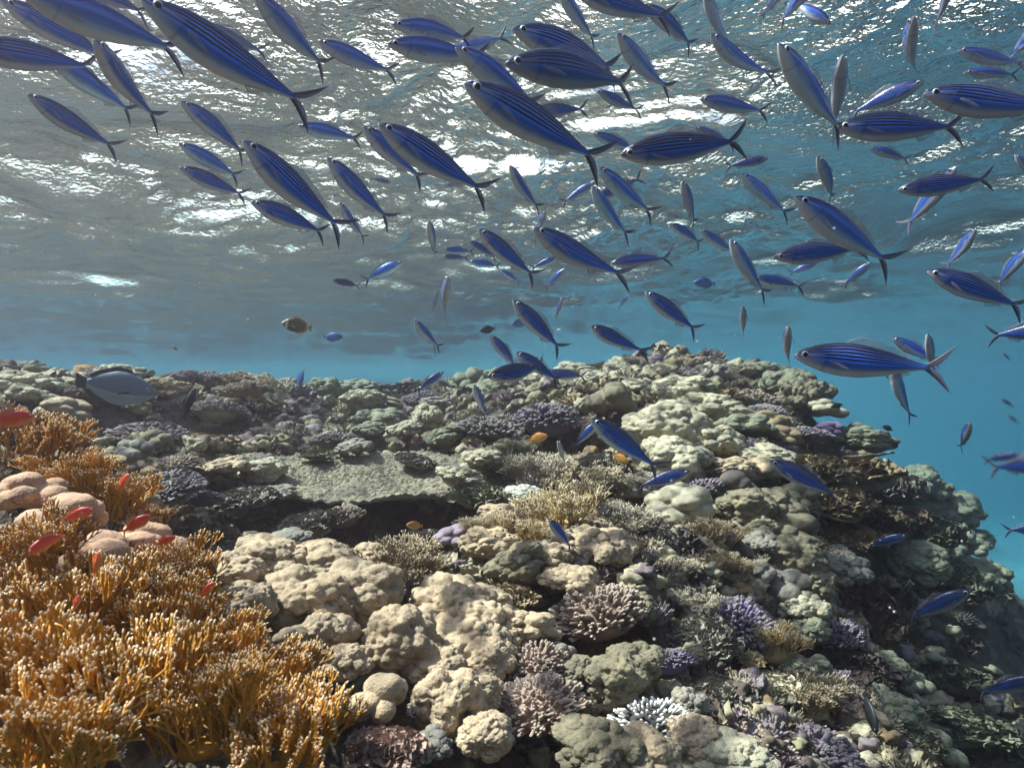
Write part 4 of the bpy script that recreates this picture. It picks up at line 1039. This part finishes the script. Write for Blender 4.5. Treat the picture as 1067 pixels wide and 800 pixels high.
# kind letters: S striped, B plain blue; h x, h y, t x, t y (zoom units of the block), psi towards camera, bend, brightness
Z = 2.964; Z6 = 2.907; Z8 = 3.951; Z7 = 3.852
SCHOOL = f'''
@0 0 {Z}
S 38 50 350 160 10 0 .9|striped fusilier between the blunt big one and the cut off fish at the upper left
B 108 40 565 118 12 0 .9|big dark blue fusilier half hidden behind the largest striped fish at the upper left
S 600 95 822 150 10 0 .7|fusilier showing only back and tail behind the largest upper left fish
S 475 62 940 318 12 .25 1|largest striped fusilier at the upper left, swimming up to the left
S -90 190 302 160 8 0 .7|dark fusilier cut off by the left edge of the photo
B 175 215 420 330 10 0 1.3|plain pale blue fusilier below the cut off dark one at the left
S 305 152 450 365 40 .2 .8|narrow fusilier seen from below beside the plain pale blue one
S 110 320 342 452 15 0 .7|lone dark fusilier at the left in front of a bright glint
S 570 335 778 470 20 0 1|striped fusilier whose tail touches the head of the one below it
B 562 458 742 542 15 0 1.2|small plain blue fusilier, upper of the two close below the touching one
S 565 530 752 600 15 0 .95|small striped fusilier right under the small plain blue one
S 765 458 1050 720 15 .2 1|steep striped fusilier with a raised dorsal fin left of the centre
S 783 634 1020 718 12 0 1|striped fusilier lying nearly level under the steep one
B 795 12 1000 203 32 .1 .9|silvery fusilier diving from the top edge at the left
B 990 145 1212 225 22 0 .9|silvery fusilier right of the diving one near the top
B 925 398 1120 425 12 0 1.3|small plain blue fusilier swimming level right of the touching pair
S 1015 500 1200 690 18 .15 1|striped fusilier swimming steeply up left between two level ones
B 1050 630 1115 740 30 .2 1|small fusilier hanging below the steep striped one
S 200 -45 462 12 10 0 .6|dark fusilier cut by the top edge at the left
@350 0 {Z}
B 178 85 438 110 12 0 1|silvery blue fusilier, upper of two level ones near the top
B 163 145 470 175 12 0 1|silvery blue fusilier, lower of two level ones near the top
B 330 175 537 117 5 0 .9|fusilier whose upturned tail crosses behind the two level ones
S 552 92 905 215 22 0 1|striped fusilier partly behind the darkest large one near the top
S 532 192 967 250 24 -.2 .55|darkest large fusilier near the top, almost black with brown fins
B 375 160 640 332 24 0 1|blue fusilier partly behind the large one below the top centre
S 405 268 830 512 14 .12 1|large striped fusilier heading up left in the upper centre
S 600 345 784 336 10 0 .8|small dark fusilier between the tails of two large ones near the top
B 810 282 934 352 25 0 .8|small silvery fusilier under the tail of the darkest one
B 872 112 1008 294 35 .2 1|silvery fusilier swimming steeply up behind the tail of the darkest one
B 690 -25 795 132 30 .1 1|fusilier cut by the top edge with its tail pointing down right
S 730 -40 1036 75 12 0 .8|dark fusilier cut by the top edge above the steep silvery one
B 955 15 1120 148 18 0 .8|fusilier behind the tail of the cut off dark one at the top
S 140 400 471 604 16 .15 1|large striped fusilier left of the centre with a spread tail
B 88 402 260 556 24 0 1|blue fusilier right behind the large striped one left of the centre
S 537 515 612 652 32 .2 1|small striped fusilier swimming up between the two large upper centre fish
B 800 566 697 630 5 0 .8|small dark fusilier facing right in the upper centre
B 815 520 968 672 26 .2 1.1|blue fusilier with long tail beside the tail of the large upper centre fish
S 800 610 950 550 5 0 .8|small fusilier with upturned tail behind the blue long tailed one
B 793 580 884 742 36 .2 1.1|blue fusilier swimming steeply up right of the small dark one
B 795 412 930 468 18 0 1.1|small blue fusilier in front of the level striped one at the upper right centre
S 882 464 1280 448 10 -.15 .85|long level striped fusilier in the upper right centre
B 648 655 612 742 45 0 .8|tiny silver fusilier seen from the front above the central striped fish
B 287 685 308 795 45 0 .9|narrow silver fusilier hanging upright left of the central group
S 442 712 612 862 20 .2 1|striped fusilier with dark arched back left of the central large fish
S 615 708 868 876 26 .35 .9|central large striped fusilier with a tall dorsal fin, bending away
B 1032 690 1138 758 26 0 1|small blue fusilier right of the central large one
B 170 562 105 552 15 0 .6|tiny dark fish in the gap right of the steep striped fusilier
@350 240 {Z}
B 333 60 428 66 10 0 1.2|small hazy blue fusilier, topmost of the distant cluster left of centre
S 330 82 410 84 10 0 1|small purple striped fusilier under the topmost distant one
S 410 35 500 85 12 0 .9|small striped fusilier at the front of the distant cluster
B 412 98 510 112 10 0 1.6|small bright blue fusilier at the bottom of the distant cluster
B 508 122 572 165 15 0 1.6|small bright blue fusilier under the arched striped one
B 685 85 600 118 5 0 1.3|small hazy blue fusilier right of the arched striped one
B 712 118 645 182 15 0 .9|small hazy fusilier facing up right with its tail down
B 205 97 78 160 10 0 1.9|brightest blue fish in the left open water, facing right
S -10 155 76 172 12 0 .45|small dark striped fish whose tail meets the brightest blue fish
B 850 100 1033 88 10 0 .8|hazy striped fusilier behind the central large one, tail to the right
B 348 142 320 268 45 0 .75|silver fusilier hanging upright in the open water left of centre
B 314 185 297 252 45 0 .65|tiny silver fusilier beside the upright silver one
B 243 280 312 366 36 .2 1|small fusilier swimming up above the far reef crest
B 300 350 310 392 30 0 .7|tiny pale fish under the tail of the small one over the far crest
S 548 218 696 374 20 .15 1|slim striped fusilier with a forked tail in the middle of the photo
S 700 208 677 275 38 0 .6|tiny dark fusilier right of the slim striped one
B 905 200 873 240 20 0 .9|tiny hazy fish in open water right of the central large one
S 958 190 1116 318 20 .1 1|striped fusilier with a white snout right of the centre
S 790 298 925 372 40 .5 1|striped fusilier bent in a curve over the pale crest dome
S 475 325 570 430 20 0 1|blue fusilier behind the stacked pair over the crest
S 558 378 690 468 28 .1 1|upper fusilier of the stacked pair over the crest
S 470 452 668 422 34 -.2 .7|dark striped fusilier in front of the stacked pair over the crest
S 640 440 776 452 10 0 .9|striped fusilier poking out behind the stacked pair
S 333 437 246 500 5 0 1|small striped fusilier over the far reef facing up right
B 425 475 466 582 28 0 1|small silver blue fusilier before the far reef
S 790 585 985 730 26 .3 1.1|large bright striped fusilier in front of the pale lobed corals
B 810 590 733 672 5 0 .9|fusilier tail showing left of the large bright one over the reef
B 686 650 708 720 48 0 .8|small silver fusilier seen from the front left of the large bright one
@520 400 {Z8}
S 785 358 562 425 5 0 1|striped fusilier facing right over the purple coral
B 203 556 294 672 28 .2 .8|small deep blue fish over the cream lobed corals
@700 0 {Z6}
B 100 -40 155 170 25 0 .9|fusilier cut by the top edge with a long tail hanging down
B 123 105 265 262 30 .4 .9|silvery fusilier curving down behind the hanging tail at the top
B 450 -60 322 62 5 0 .9|pale fusilier leaving through the top edge, right one of two tails
B 360 -50 268 48 5 0 .8|fusilier leaving through the top edge, left one of two tails
B 476 80 360 -10 25 0 .8|fusilier belly with blunt head at the top edge facing down right
B 333 136 502 428 26 .1 1|large plain fusilier swimming steeply up at the upper right
B 516 183 488 405 45 0 .8|silver fusilier seen edge on behind the large plain one
B 732 65 698 238 50 0 .75|silver fusilier with outspread fins seen from the front at the upper right
B 842 -60 812 85 30 0 .6|dark tail hanging from the top edge at the right
B 883 135 1048 222 20 0 .9|silvery fusilier, front one of two near the right edge at the top
B 900 205 1040 242 20 0 .9|paler fusilier behind the front one near the right edge
S 796 250 1150 385 22 0 .8|large fusilier running out of the right edge near the top
S 750 270 540 330 5 0 .7|fusilier facing right behind the long level one at the upper right
S 515 360 876 408 12 -.1 .85|long level fusilier with brownish back at the upper right
B 604 443 722 490 15 0 .9|small blue fusilier below the long level one at the upper right
B 90 292 282 352 16 0 .9|slender fusilier swimming up left in the upper right quarter
B 74 384 185 450 20 0 1|blue fusilier behind the striped tail in the upper right quarter
S 288 487 163 500 5 0 .6|small dark fusilier facing right below the striped tail
B 33 552 72 685 42 0 .8|narrow silver fusilier hanging upright right of centre
B 214 525 348 665 26 .1 1.1|blue fusilier heading up left between the small upright ones
B 444 476 503 612 38 0 .8|narrow silver fusilier above the large steep one at the right
S 702 560 962 558 12 -.1 .95|level fusilier crossing behind an upright silver one at the right
B 850 518 718 690 22 -.1 .7|silver bellied fusilier facing up right at the right
B 388 590 652 823 24 .1 1|large fusilier with pink tail heading up left at the right
B 88 695 188 775 24 0 1|blue fusilier with white chin, right of the hanging small one
B 1046 465 1110 560 20 0 .9|snout of a fusilier entering at the right edge
B 1130 60 1030 180 15 0 .9|silver tail at the right edge below the top
@700 240 {Z6}
B 180 30 275 210 30 .1 1|slim fusilier with pale jaw swimming up in the right middle
B 254 140 396 172 14 0 1.1|small bright fusilier under the deep bodied striped one
S 318 74 580 60 14 .1 .9|deep bodied striped fusilier left of the large pink tailed one
B 440 100 355 128 5 0 .9|small pale fusilier tail under the deep bodied striped one
B 600 100 520 168 5 0 .7|tail of a fusilier poking out left below the pink tailed one
B 915 0 845 112 35 0 .7|silver bellied fusilier swimming up toward the right edge
B 1075 60 974 172 20 0 .7|silver bellied fusilier whose tail points down left at the right edge
S 795 115 1048 247 16 .1 1|striped fusilier with white lips near the right edge
S 1210 300 972 316 10 0 .8|striped fusilier tail entering at the right edge above the middle
B 216 232 217 322 55 0 .75|tiny silver fusilier seen from the front above the ridge, left one
B 354 292 339 408 52 0 .75|small silver fusilier hanging upright above the ridge, right one
S 388 376 798 424 12 0 1|most prominent striped fusilier, level over the right reef edge
B 675 325 800 402 26 0 1|blunt fusilier behind the tail of the most prominent striped one
B 776 314 793 436 42 0 .9|narrow fusilier hanging beside the blunt one at the right
B 668 400 710 580 24 0 .9|fusilier tail hanging below the most prominent striped one
B 903 582 873 665 50 0 .7|tiny silver fusilier over the blue deep at the right
B 1045 676 950 700 15 0 .7|silver bellied fusilier facing right over the blue deep
S 1190 690 962 738 15 0 .7|striped fusilier swimming out of the right edge over the blue deep
B 1005 372 1025 395 10 0 .5|faint far fish in the right open water, upper one
B 1000 510 1035 535 10 0 .5|faint far fish in the right blue water above the tiny silver one
B 1020 560 1050 585 10 0 .5|faintest small fish below the faint far fish at the right
@790 400 {Z7}
S 54 314 318 442 15 .15 1|lone striped fusilier over the right reef face
B 588 600 440 662 10 0 .5|dark blue fusilier in the shade below the leafy corals
B 1200 560 1000 600 8 0 .4|dark tail at the right edge above the deep
@790 600 {Z8}
B 855 45 618 200 8 0 .45|dark blue fusilier over the deep gap at the lower right
B 1150 400 915 505 10 0 .45|dark blue fusilier leaving through the lower right edge
'''
off = (0, 0, 1)
for ln in SCHOOL.strip().splitlines():
    if ln[0] == '@': off = tuple(float(q) for q in ln[1:].split()); continue
    a, lab = ln.split('|'); a = a.split(); q = [float(t) for t in a[1:]]
    h = (off[0] + q[0] / off[2], off[1] + q[1] / off[2]); t = (off[0] + q[2] / off[2], off[1] + q[3] / off[2])
    pl = math.hypot(h[0] - t[0], h[1] - t[1]); Lf = .25 if pl > 110 else (.22 if pl > 60 else (.19 if pl > 36 else .15))
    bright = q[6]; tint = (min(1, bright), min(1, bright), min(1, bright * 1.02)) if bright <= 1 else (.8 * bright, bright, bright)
    D = F * Lf * math.cos(R(q[4])) / pl; vy = min(h[1], t[1])
    dist = None
    zmax = SURF - .28; cyy = (h[1] + t[1]) / 2
    if (400 - vy) / F * D > zmax: dist = zmax * F / (400 - vy)
    if cyy > 380:   # keep in front of the reef
        g = ray_ground((h[0] + t[0]) / 2, max(h[1], t[1]) + 6)
        if D > g[1] * .86: dist = g[1] * .86
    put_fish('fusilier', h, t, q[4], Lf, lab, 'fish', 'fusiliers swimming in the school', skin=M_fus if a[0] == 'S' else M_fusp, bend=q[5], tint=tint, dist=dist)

# other fish
M_anth = plain_mat('orange_fish', (.75, .12, .04), .45, uvramp=[(0, (.60, .26, .10)), (.35, (.66, .10, .03)), (.8, (.62, .05, .03)), (1, (.42, .03, .03))], axis=1)
M_anf = plain_mat('orange_fin', (.8, .25, .08), .5, alpha=.85)
M_orange = plain_mat('yellow_fish', (.5, .24, .03), .5, uvramp=[(0, (.6, .38, .12)), (.5, (.5, .23, .03)), (1, (.36, .14, .02))], axis=1); M_damsel = plain_mat('dark_fish', (.02, .022, .03), .5)
M_tang = plain_mat('blue_fish', (.06, .14, .42), .45, uvramp=[(0, (.10, .22, .5)), (.7, (.05, .12, .4)), (1, (.03, .06, .2))], axis=1)
M_butter = plain_mat('butterfly_fish', (.1, .08, .05), .5, uvramp=[(0, (.6, .5, .3)), (.10, (.12, .1, .05)), (.14, (.7, .65, .5)), (.22, (.11, .09, .05)), (.74, (.15, .12, .07)), (.85, (.5, .4, .15)), (1, (.5, .4, .2))], axis=0)
def sohal_mat():
    m, n, N, K = mat('surgeonfish_skin'); out = N('ShaderNodeOutputMaterial'); b = N('ShaderNodeBsdfPrincipled'); K(b.outputs[0], out.inputs[0]); b.inputs['Roughness'].default_value = .5
    uv = N('ShaderNodeUVMap'); uv.uv_map = 'UVMap'; sp = N('ShaderNodeSeparateXYZ'); K(uv.outputs[0], sp.inputs[0])
    wv = N('ShaderNodeTexWave'); wv.bands_direction = 'Y'; wv.inputs['Scale'].default_value = 5.5; wv.inputs['Distortion'].default_value = 1; K(uv.outputs[0], wv.inputs['Vector'])
    s1 = rampmap(N, K, wv.outputs[1], [(.35, (.16, .20, .27)), (.55, (.06, .08, .13))])
    s2 = rampmap(N, K, sp.outputs[1], [(.0, (.24, .28, .34)), (.28, (.18, .22, .28)), (.36, (1, 1, 1)), (1, (1, 1, 1))])
    f = rampmap(N, K, sp.outputs[1], [(.25, (1, 1, 1)), (.36, (0, 0, 0)), (.92, (0, 0, 0)), (1, (0, 0, 0))])
    mx = N('ShaderNodeMix'); mx.data_type = 'RGBA'; K(f, mx.inputs[0]); K(s1, mx.inputs[6]); K(s2, mx.inputs[7]); K(mx.outputs[2], b.inputs['Base Color']); return m
M_sohal = sohal_mat(); M_blackfin = plain_mat('black_fin', (.015, .018, .03), .5)
def other(name, h, t, psi, lab, cat, grp, skin, finm, L=.1, kind='reef', dist=None, gap=.86, **k):
    if dist is None:
        g = ray_ground((h[0] + t[0]) / 2, max(h[1], t[1]) + 8); pl = math.hypot(h[0] - t[0], h[1] - t[1])
        D = F * L * math.cos(R(psi)) / pl
        dist = min(D, g[1] * gap)
    return put_fish(name, h, t, psi, L, lab, cat, grp, kind=kind, skin=skin, finm=finm, tailm=finm, dist=dist, **k)
s = other('surgeonfish', (158, 412), (82, 396), 15, 'grey striped surgeonfish with black fins and crescent tail over the left reef', 'fish', None, M_sohal, M_blackfin, L=.38)
A = 'orange red fish around the near corals'
for h, t, psi, lab in [((32, 434), (-14, 440), 10, 'orange red fish cut by the left edge above the golden corals'),
    ((96, 532), (64, 541), 20, 'orange red fish facing right over the upper pink heads'),
    ((134, 494), (124, 512), 30, 'small orange red fish with its head up among golden coral tips'),
    ((156, 538), (127, 554), 15, 'orange red fish slanting up right above the pink mound'),
    ((32, 574), (66, 556), 15, 'orange red fish slanting down left between the pink heads'),
    ((182, 560), (161, 567), 25, 'short orange red fish at the right end of the pink mound'),
    ((103, 575), (98, 601), 30, 'slim orange red fish standing upright before the pink mound'),
    ((223, 607), (209, 621), 15, 'small red fish pointing up right before the big cream mass'),
    ((82, 620), (77, 637), 30, 'pinkish red fish deep among the golden corals')]:
    other('orange_red_fish', h, t, psi, lab, 'fish', A, M_anth, M_anf, L=.075, kind='fusilier', gap=.80, wide=1.3, deep=1.45)
O = 'small yellow orange fish near the reef'
for h, t, lab in [((571, 454), (550, 459), 'yellow orange fish left of the large bright fusilier over the reef'), ((655, 482), (638, 473), 'yellow orange fish under the belly of the large bright fusilier'),
    ((423, 547), (441, 548), 'yellow orange fish in the middle gully over the dark hollow'), ((485, 461), (489, 466), 'tiny yellow fish before the far green corals'),
    ((704, 361), (709, 365), 'tiny yellow fish in open water above the ridge'), ((180, 362), (185, 365), 'tiny yellowish fish in open water at the left')]:
    other('yellow_orange_fish', h, t, 15, lab, 'fish', O, M_orange, M_orange, L=.07)
other('butterflyfish', (294, 337), (325, 342), 15, 'dark brown butterflyfish with a yellowish edge above the left reef', 'fish', None, M_butter, M_orange, L=.13)
T_ = 'small blue reef fish'
for h, t, lab in [((357, 351), (337, 351), 'round blue fish right of the dark brown butterflyfish'), ((316, 386), (310, 404), 'small dark blue fish diving over the left crest'),
    ((533, 338), (550, 336), 'round blue fish beside the slim striped fusilier'), ((723, 294), (745, 296), 'round dark blue fish in open water right of centre')]:
    other('blue_reef_fish', h, t, 20, lab, 'fish', T_, M_tang, M_tang, L=.12)
other('wrasse', (203, 404), (190, 438), 10, 'slender dark wrasse hanging head up before the left overhang', 'fish', None, M_damsel, M_damsel, L=.13, kind='fusilier')
B_ = 'black damselfish close to the reef'
for h, t, lab in [((866, 424), (878, 421), 'black damselfish on the ridge edge beside the pale coral'), ((920, 444), (930, 448), 'black damselfish above the right plate coral'),
    ((500, 345), (516, 342), 'small dark fish in open water above the lone round head'), ((745, 506), (758, 514), 'black fish beside the boulder with the black hole'),
    ((863, 410), (868, 416), 'tiny black fish above the ridge edge'), ((467, 590), (475, 590), 'tiny black fish over the lilac boulder coral'),
    ((913, 762), (900, 722), 'dark brown fish with a yellowish edge beside the tan thicket')]:
    other('dark_damselfish', h, t, 15, lab, 'fish', B_, M_damsel, M_damsel, L=.09)
